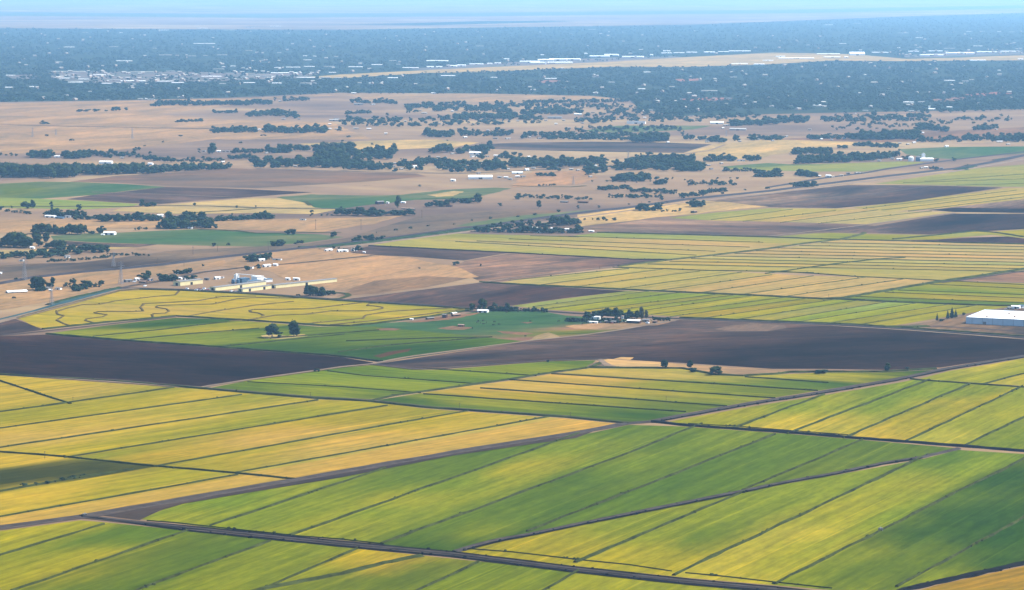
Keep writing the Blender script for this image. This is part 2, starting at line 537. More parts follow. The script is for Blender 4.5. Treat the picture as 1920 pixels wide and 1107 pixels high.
# --- right foreground
L3 = [(1083, 1053, 1400, 920), (1267, 1077, 1735, 855), (1457, 1093, 1920, 860, ), (1687, 1098, 1930, 965)]
field('rice_field', 'green and golden crop field at lower right with steep diagonal banks',
      [(853, 1038), (890, 1027), (993, 1005), (1073, 989), (1280, 947), (1397, 924), (1467, 909), (1563, 892), (1730, 861), (1797, 844), (1990, 856), (1990, 1036), (1920, 1052), (1747, 1093), (1697, 1107),
       (1560, 1107), (1280, 1083), (1073, 1061)],
      [(920, 1030, 'yg'), (1050, 1010, 'yg'), (1150, 985, 'lg'), (1200, 1000, 'lg'), (1100, 1040, 'yg'), (1200, 1040, 'yg'), (1230, 1060, 'yg'), (1300, 980, 'lg'), (1350, 960, 'lg'), (1300, 1010, 'g1'), (1450, 930, 'lg'),
       (1580, 900, 'lg'), (1400, 1040, 'y1'), (1330, 1068, 'y1'), (1500, 1000, 'y1'), (1460, 1040, 'yg'), (1620, 940, 'yg'), (1700, 905, 'yg'), (1560, 970, 'yg'), (1800, 880, 'lg'), (1660, 970, 'lg'), (1550, 1060, 'lg'),
       (1700, 1000, 'dg'), (1760, 970, 'dg'), (1820, 1010, 'dg'), (1800, 930, 'g1'), (1880, 900, 'dg'), (1600, 1050, 'lg'), (1700, 975, 'g1'), (1780, 1082, 'lg'), (1760, 1030, 'g1'), (1650, 1060, 'g1'), (1500, 1095, 'lg'), (1750, 1060, 'g1'), (1900, 1000, 'dg'), (1850, 980, 'dg'), (1850, 1060, 'dg'), (1780, 860, 'g1'), (1850, 870, 'lg')],
      dirpx=(1457, 1093, 1920, 860), cuts=L3, n=24)
levees(L3, 5.5, 1.0)
field('rice_field', 'orange ripe crop field in the bottom right corner', [(1725, 1107), (1760, 1097), (1920, 1062), (1990, 1046), (1990, 1180), (1600, 1180), (1650, 1125)], 'or_', dirpx=(1725, 1107, 1920, 1062), n=6)
ribbon('levee', 'dark bank beside the orange field in the bottom right corner', [(1650, 1122), (1697, 1106), (1747, 1095), (1830, 1077), (1920, 1056), (1990, 1040)], 8, M_DITCH, 0.8, 0.3, weeds=1.2)
# --- field right of the canal road
L4 = [(1380, 802, 1540, 742), (1480, 812, 1737, 715), (1587, 820, 1813, 723), (1700, 827, 1913, 727), (1813, 833, 1920, 783)]
field('rice_field', 'yellow green crop field at right between the canal road and the ditch',
      [(1245, 793), (1280, 786), (1413, 762), (1547, 741), (1690, 717), (1713, 712), (1730, 714), (1920, 727), (1990, 732), (1990, 853), (1813, 837), (1613, 822), (1480, 811)],
      [(1330, 790, 'yg'), (1420, 790, 'yg'), (1500, 760, 'lg'), (1560, 750, 'yg'), (1450, 800, 'y1'), (1550, 800, 'y1'), (1640, 760, 'lg'), (1700, 725, 'lg'), (1620, 810, 'y1'), (1700, 790, 'yg'), (1760, 760, 'yg'), (1800, 735, 'lg'),
       (1750, 820, 'y1'), (1830, 790, 'yg'), (1880, 750, 'yg'), (1900, 800, 'lg'), (1870, 830, 'lg'), (1650, 740, 'lg')],
      dirpx=(1587, 820, 1813, 723), cuts=L4, n=18)
levees(L4, 5.0, 1.0)
field('rice_field', 'thin wedge of ripening crop at the right edge beyond the ditch', [(1722, 711), (1780, 696), (1860, 683), (1920, 672), (1990, 660), (1990, 729), (1920, 724)],
      [(1760, 705, 'yg'), (1850, 690, 'y1'), (1900, 690, 'yg'), (1900, 715, 'y1'), (1880, 705, 'yg')], dirpx=(1847, 720, 1920, 702), cuts=[(1847, 720, 1930, 699)], n=8)
levees([(1847, 720, 1930, 699), (1713, 712, 1730, 714, 1920, 727, 1990, 732)], 6.0, 0.9)
# --- gold-and-green field in the centre
L5 = [(1040, 702, 1280, 717, 1527, 733), (957, 713, 1447, 747), (907, 729, 1357, 762), (800, 740, 1280, 773)]
field('rice_field', 'green and tan striped crop field in the centre beyond the crossroads',
      [(705, 751), (780, 739), (873, 725), (953, 715), (1030, 702), (1107, 691), (1280, 692), (1340, 703), (1393, 706), (1453, 703), (1540, 699), (1653, 699), (1755, 694), (1680, 709), (1547, 731), (1413, 752), (1280, 776), (1223, 788), (1173, 792), (1060, 780), (800, 762)],
      [(740, 750, 'dg'), (800, 752, 'dg'), (860, 745, 'lg'), (900, 750, 'yg'), (950, 735, 'y2'), (1000, 745, 'yg'), (1050, 735, 'y2'), (960, 760, 'lg'), (1000, 725, 'y2'), (1100, 710, 'y2'), (1080, 722, 'y2'), (1200, 705, 'y2'),
       (1150, 730, 'yg'), (1280, 725, 'lg'), (1230, 700, 'y2'), (1350, 720, 'g1'), (1100, 750, 'lg'), (1200, 750, 'lg'), (1050, 775, 'g1'), (1200, 780, 'dg'), (1150, 765, 'g1'), (1350, 740, 'lg'), (1400, 735, 'g1'), (1500, 720, 'g1'),
       (1440, 710, 'y1'), (1540, 708, 'y1'), (1600, 703, 'yg'), (1640, 710, 'dg'), (1720, 698, 'dg'), (1560, 722, 'dg'), (1320, 755, 'g1'), (1280, 765, 'g1'), (870, 765, 'g1')],
      dirpx=(957, 713, 1447, 747), cuts=[(c[0], c[1], c[-2], c[-1]) for c in L5], n=24)
levees(L5, 4.0, 0.8, weeds=0.8)
levees([(1403, 708, 1547, 718)], 3.5, 0.8)
# --- green strip left of it
L6 = [(800, 692, 973, 703, 1000, 705), (620, 697, 683, 705, 890, 720), (470, 717, 640, 726, 783, 737)]
field('rice_field', 'bright green crop field left of centre below the plowed land',
      [(392, 728), (467, 714), (600, 696), (640, 690), (697, 685), (773, 694), (827, 694), (1027, 678), (1117, 676), (1105, 688), (1030, 699), (953, 711), (873, 722), (780, 735), (693, 749), (590, 744), (450, 733)],
      [(450, 725, 'g1'), (520, 712, 'lg'), (600, 705, 'lg'), (600, 735, 'lg'), (680, 715, 'lg'), (720, 740, 'g1'), (760, 725, 'lg'), (860, 700, 'lg'), (930, 700, 'lg'), (1000, 685, 'lg'), (1080, 680, 'g1'), (900, 715, 'g1'), (650, 692, 'g1')],
      dirpx=(683, 705, 890, 720), cuts=[(c[0], c[1], c[-2], c[-1]) for c in L6], n=14)
levees(L6, 3.0, 0.5)
# --- golden fields at left
L7 = [(0, 804, 447, 742), (0, 840, 590, 752), (127, 858, 640, 775, 720, 762), (293, 875, 640, 813, 873, 772), (443, 887, 640, 852, 1023, 783), (0, 970, 440, 892)]
field('rice_field', 'golden ripe crop field filling the left middle with long slanting banks',
      [(-60, 699), (0, 704), (330, 727), (390, 730), (590, 749), (700, 754), (800, 767), (1060, 785), (1170, 796), (1073, 811), (940, 832), (640, 882), (567, 895), (433, 918), (300, 941), (193, 960), (147, 966), (0, 986), (-60, 994)],
      [(60, 720, 'y1'), (60, 750, 'y1'), (200, 735, 'y2'), (280, 728, 'yg'), (130, 765, 'yg'), (260, 745, 'yg'), (20, 785, 'yg'), (380, 733, 'y1'), (100, 800, 'y1'), (300, 765, 'y1'), (450, 750, 'yg'), (80, 822, 'y2'), (20, 815, 'y2'),
       (350, 790, 'y1'), (560, 755, 'y1'), (200, 835, 'yg'), (60, 855, 'y1'), (500, 790, 'yg'), (620, 765, 'yg'), (180, 860, 'lg'), (260, 865, 'yg'), (330, 850, 'y1'), (500, 825, 'y2'), (700, 775, 'yg'), (450, 850, 'yg'),
       (650, 835, 'y2'), (800, 790, 'yg'), (900, 780, 'y1'), (560, 880, 'y2'), (800, 830, 'y2'), (950, 810, 'y2'), (1080, 795, 'y2'), (30, 865, 'y1'), (60, 885, 'ol'), (120, 878, 'ol'), (180, 872, 'ol'), (20, 900, 'ol'), (230, 878, 'ol'),
       (100, 915, 'y1'), (250, 900, 'yg'), (350, 885, 'yg'), (60, 940, 'y1'), (200, 930, 'yg'), (350, 910, 'y1'), (480, 900, 'y2'), (300, 925, 'y2'), (100, 965, 'y2'), (10, 975, 'y2'), (400, 915, 'y2')],
      dirpx=(0, 840, 590, 752), cuts=[(0, 804, 447, 742), (0, 840, 590, 752), (127, 858, 720, 762), (293, 875, 873, 772), (443, 887, 1023, 783), (0, 970, 440, 892), (0, 848, 547, 899)], n=30)
levees(L7, 3.8, 0.8)
levees([(0, 773, 133, 755, 220, 743, 320, 728), (0, 715, 127, 756), (-30, 845, 0, 848, 127, 858, 270, 873, 440, 888, 547, 899), (0, 922, 143, 897, 243, 882)], 5.0, 1.0, weeds=1.2)

# --- plowed land
field('plowed_field', 'very dark plowed field at left', [(-60, 628), (0, 631), (80, 628), (117, 630), (250, 641), (417, 653), (640, 670), (700, 680), (697, 684), (600, 694), (467, 712), (377, 726), (330, 725), (0, 702), (-60, 698)],
      [(50, 645, 's1'), (200, 660, 's1'), (400, 670, 's1'), (600, 680, 's1'), (100, 690, 's1'), (350, 710, 's1'), (0, 635, 's2'), (200, 640, 's2')], M_SOIL, (0, 631, 417, 652), n=12)
field('plowed_field', 'broad brown purple plowed field in the middle reaching the right edge',
      [(705, 683), (990, 641), (1090, 631), (1160, 621), (1275, 600), (1440, 606), (1600, 613), (1800, 627), (1990, 640), (1990, 655), (1920, 666), (1760, 690), (1660, 694), (1540, 692), (1450, 692), (1280, 681), (1140, 673), (1107, 675), (1020, 676), (820, 690), (770, 692)],
      [(750, 685, 's3'), (900, 665, 's3'), (1000, 655, 's3'), (1100, 640, 's3'), (1250, 620, 's3'), (1200, 660, 's2'), (1300, 670, 's1'), (1350, 640, 's2'), (1450, 655, 's1'), (1500, 680, 's1'), (1600, 640, 's1'), (1700, 660, 's1'), (1850, 650, 's1'),
       (1050, 670, 's2'), (1400, 615, 's3'), (1550, 615, 's2'), (1700, 630, 's2'), (1290, 605, 's3')], M_SOIL, (800, 684, 1600, 645), n=16)
field('fallow_patch', 'pale fallow patch inside the plowed field', [(1337, 618), (1375, 610), (1410, 606), (1470, 610), (1475, 616), (1440, 621), (1380, 622)], 's4', M_GRASS, n=4, rag=3)
field('fallow_patch', 'small pale scar in the plowed field near the bare bank', [(1150, 673), (1165, 670), (1188, 671), (1180, 675)], 't2', M_GRASS, n=3, rag=2)
field('bare_bank', 'bare tan strip of dry ground with a few round trees', [(1106, 689), (1120, 677), (1140, 674), (1200, 677), (1280, 683), (1360, 688), (1450, 693), (1540, 694), (1660, 695), (1762, 689), (1745, 693), (1653, 697), (1540, 697), (1453, 701), (1393, 704), (1340, 702), (1280, 691), (1140, 690)],
      [(1130, 680, 't2'), (1200, 685, 't2'), (1300, 690, 't1'), (1400, 698, 't1'), (1600, 696, 't3')], M_GRASS, (1140, 676, 1450, 694), n=10, rag=2.5)
field('bare_bank', 'brown headland at the west end of the bare strip', [(1095, 690), (1108, 683), (1125, 678), (1137, 680), (1128, 688)], 's4', M_GRASS, n=3, rag=2)
ribbon('path', 'winding white track across the bare strip', [(1125, 674), (1131, 680), (1140, 686), (1152, 689), (1160, 689)], (5, 9), M_DIRT_PALE)
# --- green field with bare island, and pasture
L8 = [(250, 637, 350, 627, 480, 617), (512, 635, 705, 620), (655, 640, 805, 635, 917, 633), (640, 660, 740, 647, 917, 633), (180, 631, 300, 619, 420, 605), (420, 650, 520, 640, 640, 628)]
field('rice_field', 'deep green crop field with two trees on a bare island', [(87, 626), (200, 611), (330, 596), (420, 599), (480, 604), (600, 613), (700, 612), (800, 622), (900, 632), (990, 640), (715, 679), (640, 668), (417, 651), (250, 640), (150, 632)],
      [(130, 626, 'lg'), (200, 622, 'yg'), (280, 612, 'dg'), (350, 605, 'dg'), (400, 620, 'yg'), (300, 630, 'lg'), (450, 630, 'lg'), (420, 640, 'lg'), (520, 615, 'dg'), (560, 650, 'dg'), (700, 630, 'g1'), (650, 645, 'g1'), (640, 620, 'g1'),
       (600, 655, 'dg'), (800, 630, 'g1'), (700, 660, 'dg'), (850, 650, 'dg'), (950, 640, 'g1'), (600, 622, 'g1')], dirpx=(512, 635, 705, 620), cuts=[(250, 637, 480, 617), (512, 635, 705, 620), (640, 660, 917, 633), (180, 631, 420, 605)], n=16)
levees(L8, 3.5, 0.7, weeds=0.5)
field('fallow_patch', 'reddish weedy streak in the deep green field', [(700, 668), (735, 659), (772, 654), (765, 659), (740, 665), (715, 671)], 'red', M_PAST, n=3, rag=2)
field('pasture', 'teal green pasture between the two farmsteads', [(600, 612), (760, 604), (830, 598), (885, 586), (925, 583), (1010, 583), (1060, 592), (1180, 600), (1270, 602), (1160, 621), (1090, 631), (990, 641), (900, 632), (800, 622), (700, 613)],
      [(650, 611, 'teal'), (760, 612, 'teal'), (850, 610, 'teal'), (950, 595, 'teal'), (1000, 610, 'teal'), (1060, 600, 'teal'), (900, 625, 'teal'), (1060, 625, 'g1'), (1000, 590, 'teal'), (1020, 632, 't3'), (1150, 612, 't3')], M_PAST, (700, 612, 1000, 600), n=12)
for lb, pl, c in (('tan trampled ground below the eastern farmstead', [(1060, 612), (1110, 607), (1200, 605), (1270, 602), (1230, 610), (1160, 617), (1120, 619), (1080, 617)], 't1'),
                  ('bare brown corner of the pasture', [(1010, 628), (1030, 624), (1045, 629), (1050, 634), (1020, 638), (990, 641), (1000, 634)], 't2'),
                  ('bare brown ground around the western farmstead', [(760, 605), (820, 596), (880, 588), (905, 586), (885, 592), (840, 600), (800, 604)], 't3'),
                  ('bare patch in the middle of the pasture', [(820, 616), (850, 611), (885, 614), (870, 619), (840, 619)], 't3'),
                  ('thin bare streak across the pasture', [(930, 621), (960, 622), (1000, 626), (985, 629), (945, 625)], 't3'),
                  ('short bare streak west of the cattle', [(705, 617), (730, 615), (752, 617), (740, 620), (715, 620)], 't3'),
                  ('bare island under the two trees', [(490, 630), (505, 627), (540, 630), (572, 627), (576, 630), (555, 633), (520, 636), (496, 635)], 't2'),
                  ('narrow bare streak near the eastern farmstead', [(975, 605), (1000, 604), (990, 608)], 't3')):
    field('bare_patch', lb, pl, c, M_GRASS, n=3, rag=2.5)
# --- contour-farmed yellow field
field('rice_field', 'yellow crop field with winding contour banks', [(33, 597), (110, 577), (225, 547), (262, 544), (350, 546), (480, 553), (560, 559), (640, 565), (805, 574), (880, 581), (805, 593), (700, 606), (655, 611), (600, 610), (480, 601), (332, 593), (250, 598), (82, 616), (60, 612), (50, 605)],
      [(100, 600, 'y1'), (250, 560, 'y1'), (300, 580, 'y2'), (450, 575, 'y1'), (600, 580, 'y1'), (750, 585, 'y1'), (860, 582, 'yg'), (600, 600, 'yg'), (400, 595, 'y1')], dirpx=(262, 544, 640, 565), n=14, tint=0)
CT = [[(335, 547), (328, 554), (300, 556), (217, 565), (190, 571), (155, 572), (125, 579), (106, 585), (108, 590), (120, 593), (106, 601), (120, 608), (130, 611)],
      [(480, 556), (415, 557), (370, 565), (300, 569), (270, 570), (263, 577), (269, 584), (250, 585), (183, 585), (178, 588), (200, 591), (192, 595), (162, 599), (160, 602), (180, 607)],
      [(560, 560), (480, 559), (445, 561), (400, 571), (350, 572), (295, 574), (292, 577), (312, 580), (317, 584), (310, 588), (287, 589), (286, 594), (292, 597)],
      [(550, 566), (480, 573), (400, 585), (350, 594)], [(530, 581), (475, 581), (468, 583), (470, 586), (485, 588), (495, 592), (490, 594)],
      [(430, 603), (470, 600), (517, 592), (575, 590), (620, 584), (692, 584), (715, 580), (717, 577), (705, 575), (688, 574), (692, 570), (715, 569)],
      [(530, 581), (580, 580), (680, 568)], [(572, 608), (680, 598), (685, 592), (730, 585), (792, 581), (860, 578)], [(620, 610), (700, 602), (800, 590), (872, 580)]]
for c in CT:
    ribbon('levee', 'narrow brown contour bank winding through the yellow field', c, 3.2, M_BANKDRY, 0.4, 0.3, step=8, weeds=0.3)
field('plowed_field', 'small purple plowed corner at the left edge', [(-40, 596), (0, 600), (30, 599), (50, 606), (82, 619), (0, 629), (-40, 628)], 's3', M_SOIL, n=4)
# --- fields right of the pasture
L9 = [(1005, 575, 1215, 547), (1032, 579, 1270, 550), (1100, 582, 1335, 554), (1137, 585, 1370, 555), (1177, 587, 1405, 556), (1227, 590, 1475, 558), (1262, 594, 1515, 560), (1320, 597, 1560, 563), (1380, 600, 1615, 563), (1450, 602, 1675, 565), (1492, 605, 1725, 568),
      (1547, 608, 1787, 570), (1610, 610, 1832, 573)]
field('rice_field', 'lime green crop field right of the pasture with many slanting banks', [(960, 574), (1055, 561), (1178, 546), (1440, 556), (1577, 561), (1665, 566), (1790, 571), (1915, 574), (1890, 576), (1800, 590), (1695, 608), (1665, 612), (1627, 612), (1440, 603), (1260, 593), (1110, 586), (1028, 581)],
      [(1000, 572, 'pyg'), (1200, 560, 'lg'), (1300, 580, 'yg'), (1100, 575, 'yg'), (1400, 570, 'lg'), (1450, 580, 'yg'), (1550, 570, 'lg'), (1500, 600, 'yg'), (1650, 590, 'yg'), (1750, 585, 'yg'), (1600, 575, 'pyg')], dirpx=(1492, 605, 1725, 568), cuts=L9, n=10, tint=0.15)
levees(L9, 3.0, 0.4, M_BANKOL, weeds=0.3)
L10 = [(1690, 545, 1990, 556), (1665, 549, 1990, 563), (1750, 534, 1990, 545), (1610, 557, 1990, 571), (1790, 528, 1990, 538)]
field('rice_field', 'lime green crop field at the right edge above the white warehouse', [(1580, 559), (1770, 529), (1810, 528), (1920, 532), (1990, 535), (1990, 578), (1920, 573), (1790, 569), (1665, 564)],
      [(1650, 555, 'lg'), (1750, 545, 'lg'), (1850, 540, 'yg'), (1900, 560, 'yg'), (1950, 540, 'yg'), (1900, 570, 'g1'), (1800, 560, 'yg')], dirpx=(1665, 549, 1990, 563), cuts=L10, n=10)
levees(L10, 3.4, 0.4, M_BANKOL, weeds=0.4)
L11 = [(1020, 534, 1240, 506), (1090, 537, 1305, 510), (1165, 542, 1385, 512), (1240, 545, 1440, 517), (1317, 549, 1520, 519), (1397, 552, 1620, 521), (1477, 556, 1695, 524), (960, 526, 1172, 505)]
field('rice_field', 'pale gold crop field in the centre right', [(925, 532), (1020, 519), (1170, 503), (1290, 506), (1340, 508), (1500, 517), (1620, 520), (1765, 527), (1577, 559), (1540, 560), (1440, 555), (1165, 543), (960, 533)],
      [(960, 530, 'pt'), (1100, 520, 'py'), (1200, 530, 'py'), (1300, 520, 'py'), (1400, 540, 'pt'), (1600, 540, 'pt'), (1500, 530, 'pt')], dirpx=(1165, 542, 1385, 512), cuts=L11, n=10)
levees(L11, 3.8, 0.4, M_BANKOL, weeds=0.4)
L12 = [(1072, 444, 1425, 455), (960, 449, 1400, 464), (900, 453, 1335, 472), (860, 454, 1300, 479), (1000, 443, 1080, 445), (1500, 447, 1560, 449)]
field('rice_field', 'pale gold field with long level banks beyond the center', [(692, 461), (760, 450), (840, 438), (960, 441), (1072, 443), (1120, 437), (1440, 446), (1565, 450), (1440, 467), (1260, 486), (1185, 486), (955, 473)],
      [(760, 455, 'py'), (900, 445, 'pyg'), (1000, 460, 'pt'), (1150, 440, 'pyg'), (1300, 460, 'pt'), (1200, 475, 'py'), (1450, 455, 'py')], dirpx=(900, 453, 1335, 472), cuts=L12, n=10)
levees(L12, 4.2, 0.4, M_BANKOL, weeds=0.2)
L13 = []
for i in range(9):
    t = (i + 0.8) / 9.6
    xa, ya = 1570 + (1180 - 1570) * t, 452 + (500 - 452) * t
    L13.append((xa + 8, ya, 1990, 460 + (526 - 460) * t * 0.86))
field('rice_field', 'pale yellow field with close level banks at centre right', [(1575, 450), (1765, 455), (1920, 459), (1990, 461), (1990, 500), (1920, 507), (1775, 526), (1615, 520), (1515, 513), (1335, 508), (1172, 503), (1155, 500), (1260, 489), (1440, 469)],
      [(1600, 455, 'pt'), (1800, 470, 'pt'), (1900, 480, 'pt'), (1500, 480, 'pt'), (1700, 500, 'py'), (1300, 495, 'py'), (1450, 500, 'py'), (1600, 510, 'py')], dirpx=L13[4], cuts=L13, n=8, tint=0.08)
levees(L13, 4.2, 0.4, M_BANKOL, weeds=0.2)
levees([(1460, 511, 1520, 512), (1330, 508, 1470, 510, 1620, 520, 1770, 527), (1155, 502, 1335, 508)], 8, 0.6, weeds=0.8)
levees([(1440, 513, 1500, 505, 1560, 496, 1640, 487, 1690, 484)], 9, 0.8, weeds=0.6)
field('plowed_field', 'dark brown plowed strip above the pale track left of centre', [(655, 477), (675, 466), (692, 462), (820, 467), (955, 474), (915, 481), (870, 489), (760, 481)], 's3', M_SOIL, (692, 462, 955, 474), n=6)
field('dry_field', 'smooth pinkish fallow field in the centre', [(955, 476), (1060, 480), (1250, 488), (1160, 500), (1020, 518), (930, 530), (905, 530), (870, 515), (850, 500), (872, 490)],
      [(900, 500, 's4'), (1000, 485, 's4'), (1200, 490, 's3'), (1000, 510, 's4')], M_SOIL, (960, 522, 1160, 500), n=6)
field('plowed_field', 'purple brown plowed field above the contour field', [(650, 561), (760, 548), (905, 530), (960, 534), (1178, 546), (1055, 560), (963, 573), (885, 577), (760, 571)],
      [(700, 560, 's3'), (850, 545, 's3'), (1000, 545, 's2'), (1000, 560, 's2')], M_SOIL, (705, 566, 905, 531), n=8)
field('dry_field', 'pink bare field at the right edge above the lime field', [(1815, 526), (1920, 509), (1990, 500), (1990, 532), (1920, 529)], 't3', M_SOIL, (1815, 526, 1990, 533), n=4)

# --- far right farmland
field('rice_field', 'thin bright green ribbon of crop curving to the right edge', [(1440, 445), (1527, 438), (1560, 437), (1615, 439), (1740, 441), (1790, 438), (1830, 434), (1860, 435), (1920, 431), (1990, 427), (1990, 450), (1920, 447), (1860, 441), (1815, 444), (1750, 450), (1675, 450), (1590, 449)],
      [(1500, 442, 'pyg'), (1600, 444, 'lg'), (1700, 445, 'yg'), (1800, 440, 'pyg'), (1900, 438, 'yg')], dirpx=(1440, 445, 1740, 450), n=8)
field('plowed_field', 'purple lens shaped plowed field at the right', [(1680, 452), (1750, 450), (1815, 446), (1890, 444), (1920, 448), (1990, 452), (1990, 459), (1890, 456), (1800, 455)], 's2', M_SOIL, n=4)
field('plowed_field', 'dark plowed field at the right edge', [(1527, 437), (1575, 430), (1640, 424), (1720, 411), (1790, 401), (1920, 401), (1990, 402), (1990, 426), (1920, 430), (1845, 434), (1740, 440), (1615, 437)],
      [(1600, 432, 's3'), (1750, 420, 's2'), (1900, 415, 's2'), (1900, 428, 's2')], M_SOIL, (1640, 424, 1790, 401), n=6)
field('plowed_field', 'grey purple plowed field right of centre', [(1062, 436), (1100, 428), (1210, 412), (1335, 414), (1440, 417), (1620, 422), (1640, 424), (1527, 437), (1440, 444), (1120, 436)],
      [(1150, 430, 's4'), (1300, 425, 's3'), (1500, 430, 's3'), (1200, 418, 's4')], M_SOIL, (1120, 430, 1500, 438), n=8)
field('plowed_field', 'tan purple plowed corner at the right edge', [(1765, 392), (1820, 384), (1920, 373), (1990, 365), (1990, 404), (1920, 400), (1790, 398)], [(1850, 385, 's4'), (1900, 398, 's2')], M_SOIL, n=5)
field('plowed_field', 'dark narrow plowed band at the right edge', [(1740, 394), (1790, 390), (1860, 391), (1990, 393), (1990, 401), (1920, 399), (1790, 398)], 's1', M_SOIL, n=4)
L14 = [(1340, 412, 1480, 394), (1400, 415, 1560, 396), (1470, 417, 1640, 395), (1540, 419, 1740, 397), (1600, 400, 1700, 388)]
field('rice_field', 'pale yellow striped field far right', [(1255, 409), (1340, 399), (1440, 391), (1600, 392), (1690, 397), (1785, 398), (1700, 411), (1625, 421), (1440, 416), (1335, 414)],
      [(1300, 407, 'pyg'), (1400, 405, 'py'), (1600, 410, 'pt'), (1700, 402, 'pt')], dirpx=(1400, 415, 1560, 396), cuts=L14, n=6)
levees(L14[:4], 6.0, 0.4, M_BANKOL, weeds=0.2)
L15 = [(1625, 391, 1900, 358), (1660, 394, 1920, 364), (1710, 396, 1920, 370)]
field('rice_field', 'pale yellow striped wedge at the far right edge', [(1598, 390), (1700, 378), (1890, 353), (1990, 352), (1990, 366), (1920, 374), (1765, 391), (1665, 397)], 'py', dirpx=(1660, 394, 1920, 364), cuts=L15, n=6)
levees(L15, 6.0, 0.4, M_BANKOL, weeds=0.2)
field('plowed_field', 'dark purple triangular plowed field at far right', [(1325, 377), (1440, 363), (1520, 355), (1590, 347), (1740, 348), (1880, 352), (1690, 380), (1565, 391), (1440, 389)],
      [(1400, 380, 's4'), (1500, 370, 's4'), (1550, 360, 's3'), (1600, 380, 's2'), (1750, 360, 's2'), (1500, 385, 's3')], M_SOIL, (1440, 385, 1740, 350), n=8)
L16 = [(1740, 340, 1990, 322), (1700, 343, 1990, 334), (1800, 348, 1990, 343)]
field('rice_field', 'light green striped field at the far right edge', [(1640, 345), (1730, 332), (1830, 316), (1920, 309), (1990, 304), (1990, 353), (1920, 351), (1840, 350), (1740, 347)],
      [(1700, 342, 'pyg'), (1800, 335, 'pyg'), (1900, 320, 'pyg'), (1900, 345, 'pyg')], dirpx=(1740, 340, 1920, 327), cuts=L16, n=6)
levees(L16, 6.0, 0.4, M_BANKOL, weeds=0.2)
field('rice_field', 'long light green field beside the far tree belt', [(1350, 313), (1440, 306), (1490, 309), (1600, 306), (1690, 303), (1735, 305), (1680, 313), (1620, 322), (1530, 322), (1440, 320), (1370, 317)],
      [(1400, 312, 'fgr'), (1500, 315, 'pyg'), (1650, 310, 'pyg')], dirpx=(1440, 312, 1700, 306), n=5)
field('rice_field', 'dull green field behind the far silos', [(1685, 280), (1780, 276), (1920, 275), (1990, 274), (1990, 283), (1920, 288), (1860, 292), (1790, 299), (1740, 296), (1700, 290)],
      [(1750, 285, 'fgr'), (1850, 282, 'teal'), (1800, 292, 'fgr')], M_PAST, n=5)
# --- far left and centre farmland
field('pasture', 'green irrigated field left of the railway', [(95, 443), (160, 438), (220, 437), (300, 433), (375, 430), (480, 437), (600, 440), (645, 445), (570, 456), (480, 463), (380, 461), (300, 459), (180, 455), (100, 450)],
      [(200, 443, 'fgr'), (300, 450, 'teal'), (450, 440, 'teal'), (500, 455, 'fgr'), (600, 446, 'fgr')], M_PAST, (300, 455, 600, 450), n=8)
field('plowed_field', 'small purple plowed strip below the green irrigated field', [(100, 451), (180, 456), (295, 459), (250, 465), (190, 465), (130, 460)], 's3', M_SOIL, n=4)
field('dry_field', 'long purple tan fallow band beside the railway', [(-40, 500), (60, 495), (150, 493), (330, 470), (480, 463), (570, 458), (650, 447), (720, 425), (790, 405), (960, 392), (1080, 398), (1000, 410), (930, 421), (850, 428), (730, 444), (617, 458), (500, 471), (400, 482), (300, 494), (230, 501), (60, 518), (-40, 530)],
      [(50, 510, 's4'), (200, 498, 's3'), (400, 475, 's4'), (600, 455, 's4'), (750, 430, 's4'), (900, 405, 's4'), (1000, 400, 't3')], M_GRASS, (60, 518, 500, 471), n=10)
field('pasture', 'green marshy strip beside the road left of the grove', [(850, 424), (910, 414), (985, 404), (1080, 396), (1120, 394), (1060, 405), (980, 414), (915, 424)], 'fgr', M_PAST, (850, 424, 1080, 398), n=5, rag=5)
field('rice_field', 'dark green field at the left edge of the far plain', [(-40, 345), (0, 345), (75, 341), (150, 342), (240, 346), (312, 351), (240, 358), (175, 366), (75, 373), (-40, 371)],
      [(50, 355, 'g1'), (200, 350, 'teal'), (100, 350, 'fgr')], M_PAST, n=6)
field('plowed_field', 'purple plowed field on the far left plain', [(312, 351), (400, 353), (480, 356), (585, 361), (480, 369), (380, 376), (300, 383), (220, 380), (125, 374), (175, 366)], [(250, 370, 's3'), (400, 360, 's3'), (500, 362, 's2')], M_SOIL, (312, 352, 580, 361), n=5)
field('rice_field', 'light yellow green strip at the left edge of the far plain', [(-40, 372), (0, 371), (75, 373), (180, 378), (262, 383), (245, 388), (160, 393), (0, 390), (-40, 390)], 'pyg', dirpx=(0, 372, 260, 384), n=5)
field('dry_field', 'pale yellow stubble field on the far left plain', [(230, 390), (300, 385), (480, 371), (580, 374), (592, 390), (640, 392), (590, 402), (480, 400), (330, 402), (210, 396)], 't2', M_GRASS, (240, 390, 600, 396), n=6)
field('pasture', 'long teal green field in the far centre', [(517, 370), (580, 365), (680, 367), (755, 366), (830, 357), (930, 352), (957, 354), (920, 364), (880, 373), (780, 375), (700, 384), (630, 393), (592, 390), (575, 382)],
      [(560, 370, 'fgr'), (700, 375, 'teal'), (780, 368, 'fgr'), (880, 360, 'fgr'), (620, 385, 'teal')], M_PAST, (580, 372, 930, 356), n=6, rag=5)
field('dry_field', 'pale tan wedge inside the far teal field', [(800, 366), (850, 359), (870, 360), (850, 368), (820, 370)], 't2', M_GRASS, n=3, rag=4)
field('dry_field', 'smooth brownish fallow field below the far village', [(130, 341), (220, 330), (300, 326), (430, 316), (480, 317), (600, 322), (780, 326), (800, 331), (700, 340), (600, 346), (480, 353), (400, 351), (320, 349), (220, 343)],
      [(200, 336, 't3'), (350, 335, 's4'), (500, 335, 's4'), (650, 335, 't3'), (500, 350, 's4')], M_GRASS, (220, 335, 780, 328), n=6)
